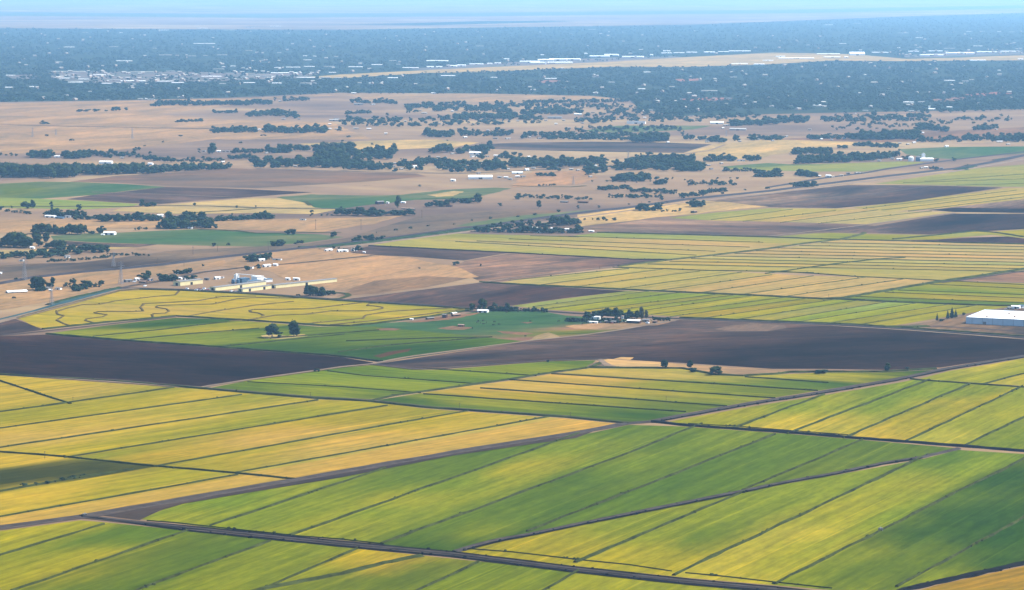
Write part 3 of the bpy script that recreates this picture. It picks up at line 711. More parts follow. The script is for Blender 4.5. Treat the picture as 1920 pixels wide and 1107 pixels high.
field('plowed_field', 'purple plowed field in the far centre', [(857, 277), (900, 272), (960, 268), (1110, 266), (1250, 268), (1335, 271), (1300, 281), (1282, 287), (1120, 285), (960, 281)],
      [(950, 275, 's3'), (1100, 275, 's3'), (1250, 280, 's3')], M_SOIL, (960, 275, 1300, 279), n=5)
field('pasture', 'green park strip in the far centre right', [(1093, 246), (1130, 239), (1160, 236), (1335, 236), (1300, 243), (1200, 248), (1140, 249)], 'fgr', M_PAST, n=4)
field('dry_field', 'far brown fallow strip at upper left', [(200, 234), (330, 230), (480, 230), (430, 236), (360, 240), (260, 238)], 's4', M_GRASS, n=4)
for lb, pl, c in (('broad pink dry plain at the far left', [(-60, 196), (200, 191), (420, 186), (600, 178), (640, 179), (500, 186), (420, 200), (300, 214), (420, 225), (620, 230), (700, 262), (560, 262), (400, 262), (200, 284), (-60, 292)], 't1'),
                  ('far golden dry strip below the town', [(640, 178), (920, 178), (1110, 181), (1175, 186), (1140, 190), (950, 192), (830, 191), (700, 187)], 't1'),
                  ('dry tan field behind the far centre farms', [(700, 264), (820, 262), (900, 268), (850, 277), (760, 280), (640, 285), (560, 270)], 't2'),
                  ('golden dry field at the far right', [(1340, 272), (1440, 262), (1590, 262), (1640, 268), (1480, 285), (1430, 296), (1350, 300), (1290, 288)], 't2'),
                  ('tan dry field beside the far village road', [(1000, 322), (1100, 320), (1125, 334), (1090, 345), (960, 352), (970, 338)], 't1'),
                  ('golden dry field below the level crossing', [(1080, 403), (1185, 391), (1290, 378), (1340, 378), (1440, 388), (1330, 398), (1200, 412), (1090, 425)], 't2'),
                  ('dry golden plain at the right beyond the rail line', [(1440, 262), (1600, 255), (1700, 250), (1990, 235), (1990, 262), (1800, 262), (1650, 268)], 't3'),
                  ('orange dry grass beside the cream sheds', [(480, 473), (620, 466), (660, 476), (760, 483), (850, 500), (900, 520), (780, 535), (650, 548), (560, 530), (500, 510), (400, 500)], 't1'),
                  ('orange dry grass at the left edge below the railway', [(-40, 534), (60, 523), (150, 513), (300, 500), (420, 487), (420, 500), (330, 512), (240, 525), (200, 540), (100, 565), (-40, 590)], 't1'),
                  ('golden dry strip above the left orchard', [(-40, 470), (60, 468), (150, 465), (260, 463), (200, 470), (110, 474), (0, 483), (-40, 484)], 't2'),
                  ('golden dry field beyond the left groves', [(-40, 415), (100, 412), (300, 412), (480, 412), (700, 408), (760, 405), (700, 420), (600, 436), (480, 432), (300, 428), (150, 430), (-40, 440)], 't1'),
                  ('brown scorched patch right of the cream sheds', [(660, 540), (700, 528), (800, 518), (880, 522), (840, 532), (760, 545), (700, 552), (640, 556)], 't3')):
    field('dry_field', lb, pl, c, M_GRASS, n=6, rag=9)
# urban plain: ground under the far town's canopy, and the airfield
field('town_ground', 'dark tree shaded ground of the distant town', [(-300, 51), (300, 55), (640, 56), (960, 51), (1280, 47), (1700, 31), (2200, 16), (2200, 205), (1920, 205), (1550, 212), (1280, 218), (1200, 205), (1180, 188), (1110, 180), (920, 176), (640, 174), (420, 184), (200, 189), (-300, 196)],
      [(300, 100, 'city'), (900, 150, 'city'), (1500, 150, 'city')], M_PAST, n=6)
field('airfield', 'tan grass of the distant airfield', [(560, 146), (640, 140), (800, 132), (973, 124), (1130, 117), (1280, 108), (1450, 99), (1600, 102), (1700, 111), (1800, 108), (2000, 101), (2000, 113), (1800, 114), (1700, 115), (1560, 114), (1440, 121), (1280, 126), (1140, 126), (1000, 131), (900, 136), (800, 137), (640, 147)],
      't2', M_GRASS, (640, 144, 1450, 104), n=5)
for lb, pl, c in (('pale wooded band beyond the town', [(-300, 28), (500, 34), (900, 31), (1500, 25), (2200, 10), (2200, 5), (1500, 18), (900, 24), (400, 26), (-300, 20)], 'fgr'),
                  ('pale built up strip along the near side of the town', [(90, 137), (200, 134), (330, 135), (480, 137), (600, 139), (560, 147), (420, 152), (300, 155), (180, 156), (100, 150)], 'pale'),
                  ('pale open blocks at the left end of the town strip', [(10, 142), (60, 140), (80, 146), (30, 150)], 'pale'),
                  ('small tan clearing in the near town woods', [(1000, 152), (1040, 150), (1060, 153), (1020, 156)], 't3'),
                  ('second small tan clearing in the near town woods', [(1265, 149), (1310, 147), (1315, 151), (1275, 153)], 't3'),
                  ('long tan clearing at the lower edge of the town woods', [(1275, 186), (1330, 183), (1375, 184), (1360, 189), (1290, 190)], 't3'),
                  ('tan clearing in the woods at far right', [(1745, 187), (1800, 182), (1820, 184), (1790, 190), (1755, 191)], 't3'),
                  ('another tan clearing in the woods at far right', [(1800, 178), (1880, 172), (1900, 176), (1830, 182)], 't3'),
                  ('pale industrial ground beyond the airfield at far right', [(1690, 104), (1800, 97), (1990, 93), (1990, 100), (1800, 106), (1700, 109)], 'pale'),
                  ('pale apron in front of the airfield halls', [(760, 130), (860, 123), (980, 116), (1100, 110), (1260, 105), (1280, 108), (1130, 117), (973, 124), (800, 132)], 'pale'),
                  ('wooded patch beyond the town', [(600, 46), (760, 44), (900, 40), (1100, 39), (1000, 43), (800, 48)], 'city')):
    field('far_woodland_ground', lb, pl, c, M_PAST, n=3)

# ================================================================== ROADS, DITCHES, CANALS
def px(*a):
    return [(a[i], a[i + 1]) for i in range(0, len(a), 2)]


R1 = px(147, 969, 160, 970, 367, 993, 633, 1020, 847, 1040, 1073, 1068, 1273, 1090, 1447, 1106, 1560, 1118)
ribbon('drainage_ditch', 'dark ditch on the far side of the foreground farm road', [(x, y - 4.2 if x > 200 else y) for x, y in R1], (4, 6), M_DITCH, 0, 0.25, weeds=1, z=0.40)
ribbon('road', 'dirt farm road crossing the foreground', R1, (5.5, 7), M_GRAVEL, 0.5, 0.12)
ribbon('drainage_ditch', 'dark ditch on the near side of the foreground farm road', [(x, y + 4.2 if x > 200 else y) for x, y in R1], (4, 6), M_DITCH, 0, 0.25, weeds=1, z=0.41)
ribbon('verge', 'brown bare verge along the foreground farm road', R1, (10, 17), M_DIRT, 0, 0.1, z=0.36)
R2 = px(-60, 998, 0, 990, 147, 970, 193, 963, 300, 945, 433, 921, 567, 898, 640, 885, 740, 868, 940, 834, 1073, 814, 1173, 795, 1223, 791, 1280, 780, 1413, 756, 1547, 735, 1680, 712, 1780, 691, 1920, 668, 1990, 656)
ribbon('road', 'dirt road running diagonally from lower left to the right edge', R2, (7, 5.5), M_GRAVEL, 0.5, 0.12)
ribbon('verge', 'brown verge of the diagonal dirt road', R2, (16, 9), M_DIRT, 0, 0.2, z=0.37)
ribbon('drainage_ditch', 'dark ditch beside the diagonal dirt road', [(x, y + 2.6) for x, y in R2[12:]], 4, M_DITCH, 0, 0.3, weeds=0.8, z=0.42)
field('bare_bank', 'long bare brown wedge between the diagonal road and the green field', px(190, 967, 240, 956, 300, 946, 433, 922, 640, 888, 850, 850, 1073, 814, 1112, 810, 1080, 822, 1000, 833, 850, 855, 640, 896, 480, 922, 345, 945, 300, 958, 262, 976), 's3', M_GRASS, (300, 950, 850, 852), n=12)
ribbon('drainage_ditch', 'straight dark ditch from the left edge to the crossroads', px(-60, 699, 0, 703, 220, 716, 340, 726, 450, 736, 590, 747.5, 690, 753, 800, 765, 1060, 783, 1180, 795), 4.5, M_BANK, 0.8, 0.3, weeds=0.8)
ribbon('track', 'pale track beside the straight ditch', px(0, 702, 220, 713.5, 340, 724, 450, 733.5, 590, 745, 690, 750.5, 800, 763, 1060, 781, 1180, 793), 4, M_DIRT, 0, 0.15)
ribbon('drainage_ditch', 'dark ditch from the crossroads to the right edge', px(1223, 791, 1280, 798, 1480, 812, 1613, 823, 1813, 838, 1920, 847, 1990, 853), 8, M_DITCH, 0.8, 0.25, weeds=1)
ribbon('track', 'curving field track through the green fields at lower right', px(853, 1036, 890, 1024, 940, 1012, 993, 1003, 1073, 986, 1200, 960, 1280, 944, 1397, 921, 1467, 906, 1563, 889, 1653, 870, 1730, 858, 1797, 842), 5.5, M_GRAVEL, 0.5, 0.2, weeds=0.5)
ribbon('drainage_ditch', 'thin ditch beside the curving field track', px(870, 1033, 940, 1015, 993, 1005.5, 1073, 988.5, 1200, 963, 1280, 947, 1397, 923.5, 1467, 908, 1563, 891, 1653, 872, 1730, 860), 3, M_DITCH, 0, 0.3, weeds=0.6)
ribbon('track', 'brown track between the two halves of the central field', px(697, 752, 740, 742, 800, 734, 873, 723.5, 953, 712.5, 1030, 700, 1107, 689.5, 1125, 682), 5, M_BANK, 0.6, 0.3, weeds=0.6)
ribbon('levee', 'weedy bank below the bare tan strip', px(1107, 690, 1280, 691.5, 1340, 703, 1393, 705.5, 1453, 702, 1480, 699, 1540, 698, 1653, 698, 1755, 692.5), 5, M_BANK, 0.8, 0.3, weeds=0.7)
ribbon('track', 'pale farm track between the dark field and the green field', px(-30, 702, 0, 702, 330, 725.5, 377, 727, 467, 713, 600, 695, 640, 689, 697, 683.5, 760, 671, 850, 659, 990, 640.5, 1090, 630, 1160, 620, 1270, 601), 6, M_DIRT_PALE, 0, 0.2)
ribbon('track', 'pale track along the foot of the brown plowed field', px(697, 684, 773, 693, 827, 692, 1027, 677, 1117, 674.5, 1140, 673), 5, M_DIRT, 0, 0.2)
ribbon('levee', 'dark bank along the top of the dark plowed field', px(87, 627, 150, 632.5, 250, 640.5, 417, 652, 640, 669, 715, 679), 5, M_BANK, 0.9, 0.3, weeds=0.8)
ribbon('track', 'pale brown track below the contour field', px(-30, 633, 0, 630.5, 82, 622, 200, 609, 330, 594.5), 5, M_DIRT, 0, 0.2)
ribbon('levee', 'dark bank along the lower edge of the contour field', px(80, 618, 200, 605, 330, 593.5, 480, 602.5, 600, 611, 655, 612, 700, 608, 805, 594.5, 885, 582), 5, M_BANK, 0.9, 0.3, weeds=0.8)
R6 = px(225, 541, 262, 541.5, 350, 544, 480, 551, 560, 557, 640, 563, 805, 573, 885, 579, 925, 582.5, 1010, 583.5, 1060, 587, 1150, 593, 1275, 598.5, 1440, 605, 1600, 611.5, 1800, 625, 1990, 639)
ribbon('road', 'straight farm road above the contour field passing both farmsteads', R6, 8, M_GRAVEL, 0.4, 0.12)
ribbon('drainage_ditch', 'dark ditch beside the straight farm road', [(x, y + 2.0) for x, y in R6[1:8]] , 4, M_BANK, 0.7, 0.3, weeds=1)
ribbon('drainage_ditch', 'dark ditch below the lime green field', [(x, y - 2.2) for x, y in R6[12:]], 6, M_BANK, 0.8, 0.3, weeds=0.8)
field('yard', 'grey brown yard around the white warehouse', px(1640, 613, 1700, 610, 1770, 600, 1840, 588, 1890, 577, 1990, 574, 1990, 634, 1920, 628, 1800, 621, 1700, 616), [(1700, 612, 's4'), (1780, 606, 't3'), (1850, 615, 't3'), (1950, 625, 's3')], M_GRASS, n=6)
ribbon('road', 'pale service road in front of the warehouse', px(1700, 614, 1760, 613, 1850, 618, 1990, 628), 6, M_DIRT, 0, 0.15)
ribbon('track', 'pale dirt track along the top of the plowed field', px(1560, 612, 1700, 620, 1840, 631, 1990, 643), 5, M_DIRT_PALE, 0, 0.2)
ribbon('verge', 'dark weedy bank at the corner of the warehouse yard', px(1660, 614, 1710, 614.5, 1738, 612.5), 12, M_BANK, 1.0, 0.3, weeds=2)
ribbon('drainage_ditch', 'dark ditch on the right edge of the pale gold field', px(1540, 561.5, 1577, 560, 1665, 545, 1765, 528, 1830, 519, 1920, 505, 1990, 494), 9, M_BANK, 0.9, 0.3, weeds=0.6)
ribbon('track', 'pale track beside the right hand ditch', px(1765, 531, 1830, 522, 1920, 509, 1990, 498), 6, M_DIRT, 0, 0.2)
ribbon('drainage_ditch', 'dark ditch between the lime field and the pale gold field', px(900, 530, 960, 533.5, 1165, 543.5, 1440, 556, 1540, 561, 1577, 562, 1665, 566.5, 1790, 571.5, 1915, 575, 1990, 577), 7, M_BANK, 0.9, 0.3, weeds=0.6)
ribbon('drainage_ditch', 'dark line of weeds above the pale gold field', px(692, 461.5, 955, 474.5, 1185, 487, 1260, 488), 6, M_DITCH, 0.6, 0.3, weeds=0.5)
ribbon('track', 'brown ditch bank rising diagonally across the pale gold fields', px(1160, 500, 1260, 487.5, 1330, 480, 1440, 467, 1500, 458, 1575, 450, 1615, 440, 1620, 437), (6, 9), M_BANKOL, 0.7, 0.3, weeds=0.5)
ribbon('track', 'pale diagonal track across the dry plain', px(640, 563, 760, 548, 905, 530.5, 960, 522, 1060, 511, 1160, 500.5), 5, M_DIRT_PALE, 0, 0.2)
ribbon('drainage_ditch', 'thin dark ditch at the bottom of the purple plowed fields', px(1120, 436.5, 1440, 445, 1560, 449.5, 1680, 452, 1800, 456, 1990, 460), 6, M_BANK, 0.7, 0.3, weeds=0.5)
ribbon('levee', 'curved bank in the thin green ribbon field', px(1675, 449, 1740, 443, 1800, 437, 1830, 434, 1870, 437, 1920, 445), 7, M_BANK, 0.7, 0.3, weeds=0.4)
ribbon('track', 'pale track across the dark plowed field at right', px(1440, 444, 1530, 434, 1610, 424, 1700, 412, 1790, 400), 7, M_DIRT_PALE, 0, 0.2)
ribbon('track', 'pale track along the purple triangular field', px(1440, 386, 1540, 375, 1620, 367, 1740, 350), 8, M_DIRT, 0, 0.2)
for lb, pts in (('broken row of weeds along the near edge of the large green field', px(275, 977, 330, 981, 400, 989, 560, 1006, 640, 1012, 720, 1021)),
                ('broken row of weeds inside the lower right field beside the road', px(880, 1030, 960, 1036, 1100, 1052, 1180, 1060, 1260, 1072)),
                ('second broken row of weeds beside the foreground road', px(1285, 1075, 1360, 1082, 1430, 1090, 1560, 1104)),
                ('broken row of weeds along the lower edge of the right hand field', px(1290, 795, 1380, 800, 1480, 808, 1600, 817))):
    ribbon('levee', lb, pts, 0.35, M_BANK, 0.05, 0.5, weeds=0.7, organic=1.0)
# canal at left
field('canal', 'blue green irrigation canal at the left', px(-60, 607, 0, 598, 60, 583, 100, 571, 130, 562, 200, 546, 226, 541, 232, 544, 200, 552, 150, 563, 110, 572, 60, 587, 0, 603, -60, 614), 'teal', M_WATER, n=3)
ribbon('canal_bank', 'reedy green bank of the irrigation canal', px(90, 572, 130, 561, 200, 545, 225, 540), 7, M_REEDS, 0.8, 0.3, weeds=1)
ribbon('track', 'wide pale track beside the irrigation canal', px(-60, 618, 0, 604, 60, 589, 125, 572, 225, 544.5, 262, 541), (14, 9), M_DIRT_PALE, 0, 0.12)
ribbon('track', 'dark thin bank between the canal track and the contour field', px(33, 597, 110, 576, 225, 546, 262, 543), 4, M_BANKDRY, 0.6, 0.3)
ribbon('road', 'pale road past the cream sheds toward the railway', px(225, 541, 255, 535, 300, 528, 340, 519, 380, 511), 7, M_DIRT, 0, 0.15)
# railway / highway diagonal
R8 = px(-60, 540, 0, 533, 60, 522, 150, 512, 230, 504.5, 300, 498, 400, 485, 500, 474, 600, 463, 617, 461, 730, 448, 855, 431, 930, 422, 1000, 412, 1080, 401, 1185, 389.5, 1285, 375, 1440, 359.5, 1540, 346.5, 1665, 331, 1790, 317, 1865, 304, 1920, 292, 1990, 280)
ribbon('railway', 'dark raised railway line running diagonally across the valley', R8, (9, 16), M_ASPH, 1.5, 0.12, weeds=0.6)
ribbon('canal_bank', 'dark weedy embankment beside the railway', px(560, 465, 617, 463, 730, 450, 855, 433.5, 930, 425), (14, 22), M_REEDS, 1.2, 0.3, weeds=1.5)
ribbon('road', 'pale road following the railway on its right', px(600, 468, 640, 464.5, 760, 450, 870, 436, 930, 428, 1000, 419.5, 1080, 409, 1185, 395, 1285, 380, 1440, 363.5, 1540, 351, 1665, 336, 1790, 322, 1860, 309, 1990, 286), (8, 12), M_DIRT_PALE, 0.3, 0.15)
ribbon('road', 'dark country road parallel to the railway at upper right', px(1440, 352, 1540, 335, 1620, 325, 1665, 317, 1790, 300, 1915, 286, 1990, 276), 12, M_ASPH, 0.4, 0.15)
ribbon('drainage_ditch', 'dark pond like ditch beside the railway at upper right', px(1800, 319, 1810, 315, 1822, 310), 30, M_REEDS, 0.6, 0.3, weeds=1)
ribbon('drainage_ditch', 'dark ditch beside the railway near the right edge', px(1865, 301, 1890, 297, 1925, 291), 18, M_REEDS, 0.6, 0.3, weeds=1)
for lb, pts, ww, mt in (('thin road below the left windbreak', px(148, 329, 200, 329, 260, 325), 8, M_ASPH),
                        ('pale track across the far left purple field', px(172, 361, 250, 363, 350, 367, 440, 371), 6, M_DIRT_PALE),
                        ('country road across the far left plain', px(-40, 388, 240, 388, 300, 386, 390, 387, 480, 390, 560, 392, 640, 392), 8, M_ASPH),
                        ('dark farm road left of the far teal field', px(340, 401, 420, 396, 480, 392), 8, M_BANK),
                        ('country lane below the far village', px(480, 317, 600, 321, 740, 324, 860, 326, 960, 322, 1060, 316), 9, M_ASPH),
                        ('dusty lane across the far centre plain', px(960, 349, 1000, 350, 1070, 351, 1100, 349), 7, M_BANK),
                        ('winding bank across the far teal field', px(790, 372, 830, 373, 860, 375, 890, 371), 6, M_BANK),
                        ('ditch on the left of the far teal field', px(572, 378, 582, 386), 9, M_BANK),
                        ('far lane along the golden field', px(1280, 290, 1330, 283, 1360, 272), 8, M_DIRT_PALE),
                        ('far lane at upper left', px(0, 234, 120, 237, 260, 240, 400, 242), 14, M_GRAVEL),
                        ('road across the dry plain behind the sheds', px(380, 511, 470, 501, 560, 494, 700, 480), 6, M_GRAVEL),
                        ('faint track curving past the dark cottage grove', px(622, 549, 648, 551, 655, 555, 640, 560, 615, 562), 7, M_BANK),
                        ('dark bank of the pasture fence line', px(1270, 384, 1320, 381, 1440, 371), 6, M_DIRT_PALE),
                        ('lane above the green irrigated field', px(370, 431, 440, 433, 480, 438, 560, 437, 640, 437), 7, M_BANK)):
    ribbon('country_road', lb, pts, ww, mt, 0.0, 0.2)
build_haze()
# ================================================================== TREES
def ico(sub):
    bm = bmesh.new()
    bmesh.ops.create_icosphere(bm, subdivisions=sub, radius=1.0)
    v = np.array([q.co[:] for q in bm.verts])
    f = np.array([[l.index for l in q.verts] for q in bm.faces])
    bm.free()
    return v, f


ICO1, ICO2 = ico(1), ico(2)


def crown_arrays(rng, lobes, base, leaf, shape='round', tufts=0):
    """uneven crown of unit height and about unit width, standing on z = 0; many jittered clumps plus loose tufts"""
    V, Fc = [], []
    n = 0
    cs = []
    for i in range(lobes):
        a = rng.uniform(0, 2 * math.pi)
        if shape == 'round':
            z = rng.uniform(0.26, 0.86)
            rad = 0.33 * math.sin(math.pi * min(1, max(0.12, (z - 0.08) / 0.86))) ** 0.7 * rng.uniform(0.25, 1.15)
            s = rng.uniform(0.13, 0.24)
        elif shape == 'tall':
            z = rng.uniform(0.18, 0.90)
            rad = 0.2 * rng.uniform(0.1, 1.1)
            s = rng.uniform(0.10, 0.17)
        else:
            z = rng.uniform(0.15, 0.75)
            rad = 0.42 * rng.uniform(0.1, 1.1)
            s = rng.uniform(0.16, 0.26)
        c = np.array([rad * math.cos(a), rad * math.sin(a), z])
        cs.append((c, s))
        bv, bf = base
        v = bv * (s * (1 + rng.uniform(-leaf, leaf, (len(bv), 1)))) * np.array([1, 1, rng.uniform(0.7, 0.95)]) + c
        v[:, 2] = np.maximum(v[:, 2], 0.02)
        V.append(v)
        Fc.append(bf + n)
        n += len(v)
    if tufts:
        tv = np.zeros((tufts * 3, 3))
        for t in range(tufts):
            c, s = cs[rng.integers(len(cs))]
            d = rng.normal(size=3)
            d /= np.linalg.norm(d)
            p = c + d * s * rng.uniform(0.95, 1.35)
            p[2] = max(p[2], 0.05)
            for k in range(3):
                tv[t * 3 + k] = p + rng.normal(size=3) * 0.028
        V.append(tv)
        Fc.append(np.arange(tufts * 3).reshape(-1, 3) + n)
    return np.vstack(V), np.vstack(Fc)


def arrays_to_mesh(name, V, Fc, mats, mi=None):
    me = bpy.data.meshes.new(name)
    me.vertices.add(len(V))
    me.vertices.foreach_set('co', V.astype(np.float32).ravel())
    me.loops.add(len(Fc) * 3)
    me.loops.foreach_set('vertex_index', Fc.astype(np.int32).ravel())
    me.polygons.add(len(Fc))
    me.polygons.foreach_set('loop_start', np.arange(0, len(Fc) * 3, 3, dtype=np.int32))
    for m in mats:
        me.materials.append(m)
    if mi is not None:
        me.polygons.foreach_set('material_index', mi)
    me.update(calc_edges=True)
    me.validate()
    return me


def trunk_mesh(name, limbs=5):
    mb = MB()
    mb.tube((0, 0, 0), (0.01, 0, 0.26), 0.035, 0.022, 8)
    mb.tube((0.01, 0, 0.26), (-0.01, 0.01, 0.62), 0.022, 0.008, 6)
    for i in range(limbs):
        a = 2 * math.pi * i / limbs + 0.4
        z = 0.2 + 0.06 * i
        mb.tube((0, 0, z), (0.22 * math.cos(a), 0.22 * math.sin(a), z + 0.2), 0.013, 0.005, 5)
    me = bpy.data.meshes.new(name)
    me.from_pydata(mb.v, [], mb.f)
    me.materials.append(M_BARK)
    return me


TRUNK = trunk_mesh('trunk')
rg = np.random.default_rng(5)
CROWN = {}
for kind, mat, shape in (('leaf', M_LEAF, 'round'), ('grey', M_LEAF_GREY, 'round'), ('tall', M_LEAF, 'tall'), ('bush', M_LEAF, 'bush')):
    CROWN[kind] = []
    for i in range(5):
        v, f = crown_arrays(rg, 15 if kind != 'bush' else 11, ICO2, 0.30, shape, 420)
        CROWN[kind].append(arrays_to_mesh('crown', v, f, [mat]))


def conifer_crown(rng):
    mb = MB()
    for i in range(9):
        z0, z1 = 0.08 + i * 0.09, 0.24 + i * 0.095
        r = 0.25 * (1 - i / 9.5)
        m = 11
        vs = []
        for k in range(m):
            a = 2 * math.pi * (k + rng.uniform(-.2, .2)) / m
            rr = r * (1.15 if k % 2 else 0.7) * rng.uniform(0.85, 1.15)
            vs.append((rr * math.cos(a), rr * math.sin(a), z0 + rng.uniform(-.02, .02)))
        vs.append((0, 0, min(1.0, z1)))
        mb.add(vs, [(k, (k + 1) % m, m) for k in range(m)])
    me = bpy.data.meshes.new('crown')
    me.from_pydata(mb.v, [], mb.f)
    me.materials.append(M_CONIF)
    return me


CROWN['conifer'] = [conifer_crown(rg) for _ in range(3)]
TREES = []      # (height in photo pixels, x, y, width factor, kind, label, group)


def clump(label, pts, n, h, sy=0.0, kind='leaf', w=1.0, group=None):
    if n >= 8 and pts[0][1] < 345:
        n, sy = int(n * 1.45), sy + 1.0
    wp = [Vector((x, y)) for x, y in pts]
    seg = [(b - a).length for a, b in zip(wp, wp[1:])]
    tot = sum(seg) or 1
    for i in range(n):
        t = (i + random.uniform(0.15, 0.85)) / n * tot
        p = wp[0]
        if n > 1 or len(wp) > 1:
            for a, b, s in zip(wp, wp[1:], seg):
                if t <= s:
                    p = a.lerp(b, t / s)
                    break
                t -= s
            else:
                p = wp[-1]
        hh = random.uniform(*h) if isinstance(h, tuple) else h
        k = kind if isinstance(kind, str) else random.choice(kind)
        TREES.append((hh, p.x, p.y - random.random() * sy, w * random.uniform(0.85, 1.2), k, label, group or (label.split(',')[0] if n > 1 else None)))


def one(x, y, h, label, kind='leaf', w=1.0):
    clump(label, [(x, y)], 1, h, 0, kind, w)


# near singles
one(510, 633, 23, 'large round tree, wider of the two on the bare island in the green field', 'leaf', 1.25)
one(551, 631, 27, 'slender taller tree, right one of the two on the bare island in the green field', 'leaf', 0.75)
one(524, 634, 10, 'low bush at the foot of the wide tree on the bare island', 'bush', 1.6)
one(885, 584, 14, 'smaller round tree left of the white roofed barn by the contour field', 'leaf', 0.95)
one(905, 584, 22, 'tall dark round tree behind the white roofed barn by the contour field', 'leaf', 0.95)
clump('dark tree in the hedge running right from the white roofed barn', [(918, 584), (965, 584)], 9, (8, 12), 1)
clump('low dark tree in the thin end of the hedge beside the straight farm road', [(966, 584), (1025, 586)], 10, (6, 8), 1, 'bush')
one(950, 584, 14, 'taller round tree standing up from the hedge right of the barn')
clump('low dark bushy tree at the left end of the eastern farmstead', [(1060, 603), (1105, 604)], 8, (6, 9), 1, 'bush', 1.2)
for x, h in ((1098, 10), (1107, 12), (1116, 13), (1122, 14), (1127, 14), (1137, 18), (1142, 15), (1147, 15), (1155, 19), (1160, 14), (1165, 14), (1172, 13), (1181, 15), (1188, 13), (1194, 14)):
    clump('dark round tree along the back of the eastern farmstead', [(x, 598)], 1, h, 1, group='trees behind the eastern farmstead')
one(1203, 600, 22, 'tall ragged tree, highest at the eastern farmstead', 'grey', 0.6)
one(1212, 600, 17, 'thin ragged tree beside the highest tree of the eastern farmstead', 'grey', 0.5)
clump('low tree in the hedge running right from the eastern farmstead', [(1222, 600), (1255, 603)], 8, (5, 7), 0, 'bush')
clump('small tree in the yard of the eastern farmstead', [(1095, 606), (1200, 607)], 16, (5, 8), 3, ['bush', 'leaf'])
one(1248, 691, 15, 'round tree at the left end of the bare tan strip', 'leaf', 1.0)
one(1294, 691, 14, 'upper one of two touching trees on the bare tan strip', 'leaf', 0.95)
one(1300, 698, 10, 'lower one of two touching trees on the bare tan strip', 'leaf', 1.1)
one(1341, 703, 15, 'broad round tree on the near edge of the bare tan strip', 'leaf', 1.6)
one(1541, 700, 10, 'low spreading bush in the narrow part of the bare strip', 'bush', 1.9)
one(1664, 697, 15, 'compact dark round tree at the right end of the bare strip', 'leaf', 1.0)
one(1700, 692, 4, 'tiny bush near the right end of the bare strip', 'bush', 1.6)
one(1027, 679, 5, 'tiny bush on the track above the bright green strip', 'bush')
one(595, 697, 6, 'small lone bush at the pointed end of the dark plowed field', 'bush')
for x, y, h, lb in ((1757, 602, 14, 'lone dark conifer, leftmost near the white warehouse'), (1766, 603, 6, 'short conifer just right of the leftmost one near the warehouse'), (1777, 598, 16, 'left conifer of the tight group of three by the warehouse'),
                    (1785, 597, 20, 'tallest middle conifer of the tight group of three by the warehouse'), (1792, 596, 16, 'right conifer of the tight group of three by the warehouse'), (1807, 592, 6, 'tiny conifer nearest to the warehouse corner')):
    one(x, y, h, lb, 'conifer', 0.9)
clump('dark tree of the round grove around the cottage below the cream sheds', [(574, 555), (606, 556)], 6, (12, 18), 2)
clump('smaller tree right of the cottage below the cream sheds', [(612, 554), (624, 554)], 3, (8, 10), 1)
one(560, 556, 5, 'tiny bush left of the cottage grove', 'bush')
one(855, 498, 10, 'lone round tree in the middle of the pinkish plain', 'leaf', 1.0)
one(902, 500, 4, 'tiny bush right of the lone round tree on the pinkish plain', 'bush')
one(786, 504, 3, 'tiny bush left of the lone round tree on the pinkish plain', 'bush')
# around the cream sheds
one(270, 525, 13, 'left one of the dark trees beside the junk yard near the pylon')
one(277, 525, 16, 'dark round tree beside the junk yard near the pylon', 'leaf', 0.9)
clump('dark tree of the clump left of the small cream shed', [(296, 527), (330, 528)], 8, (9, 14), 1)
clump('dark tree in the row behind the small cream shed', [(326, 515), (360, 514)], 5, (7, 10), 1)
one(357, 527, 12, 'bright green tree right behind the small cream shed', 'leaf', 1.3)
clump('dark tree of the clump above the factory', [(460, 492), (512, 489)], 10, (8, 13), 3)
one(463, 507, 8, 'small tree beside the white outbuildings above the factory')
one(485, 505, 8, 'bushy tree between white outbuildings above the factory')
clump('tree beside the small white yard below the canal road', [(620, 466), (670, 474)], 4, (5, 7), 1, 'bush')
one(672, 473, 9, 'dark tree at the right of the small farmyard on the road')
one(381, 500, 4, 'lone bush on the dirt road above the cream sheds', 'bush')
# left farmstead below railway
clump('tall dark columnar tree beside the grey roofed house at left', [(66, 544), (78, 545)], 4, (18, 23), 1, 'tall', 0.9)
clump('low dark bush in the shade beside the tall columnar trees at left', [(64, 547), (86, 546)], 5, (5, 7), 0, 'bush')
one(98, 540, 18, 'thin upright tree between the small houses at left', 'tall', 0.9)
one(93, 541, 12, 'lower tree leaning on the thin upright tree at left')
one(58, 540, 8, 'small brown tree left of the columnar trees', 'grey', 1.1)
one(85, 534, 7, 'small round tree above the grey roofed house at left')
one(136, 532, 9, 'lone round brown tree on the dry plain near the left houses', 'grey')
clump('dark orchard tree of the small triangular orchard at left', [(120, 542), (150, 546), (192, 538)], 16, (6, 9), 5, 'leaf')
one(162, 537, 13, 'tallest tree of the small triangular orchard')
clump('dark tree on the near edge of the small triangular orchard', [(136, 547), (150, 546)], 3, (8, 9))
one(30, 527, 6, 'small bush beside the railway at far left', 'bush')
one(26, 560, 4, 'faint bush on the dry ground at the left edge', 'bush')
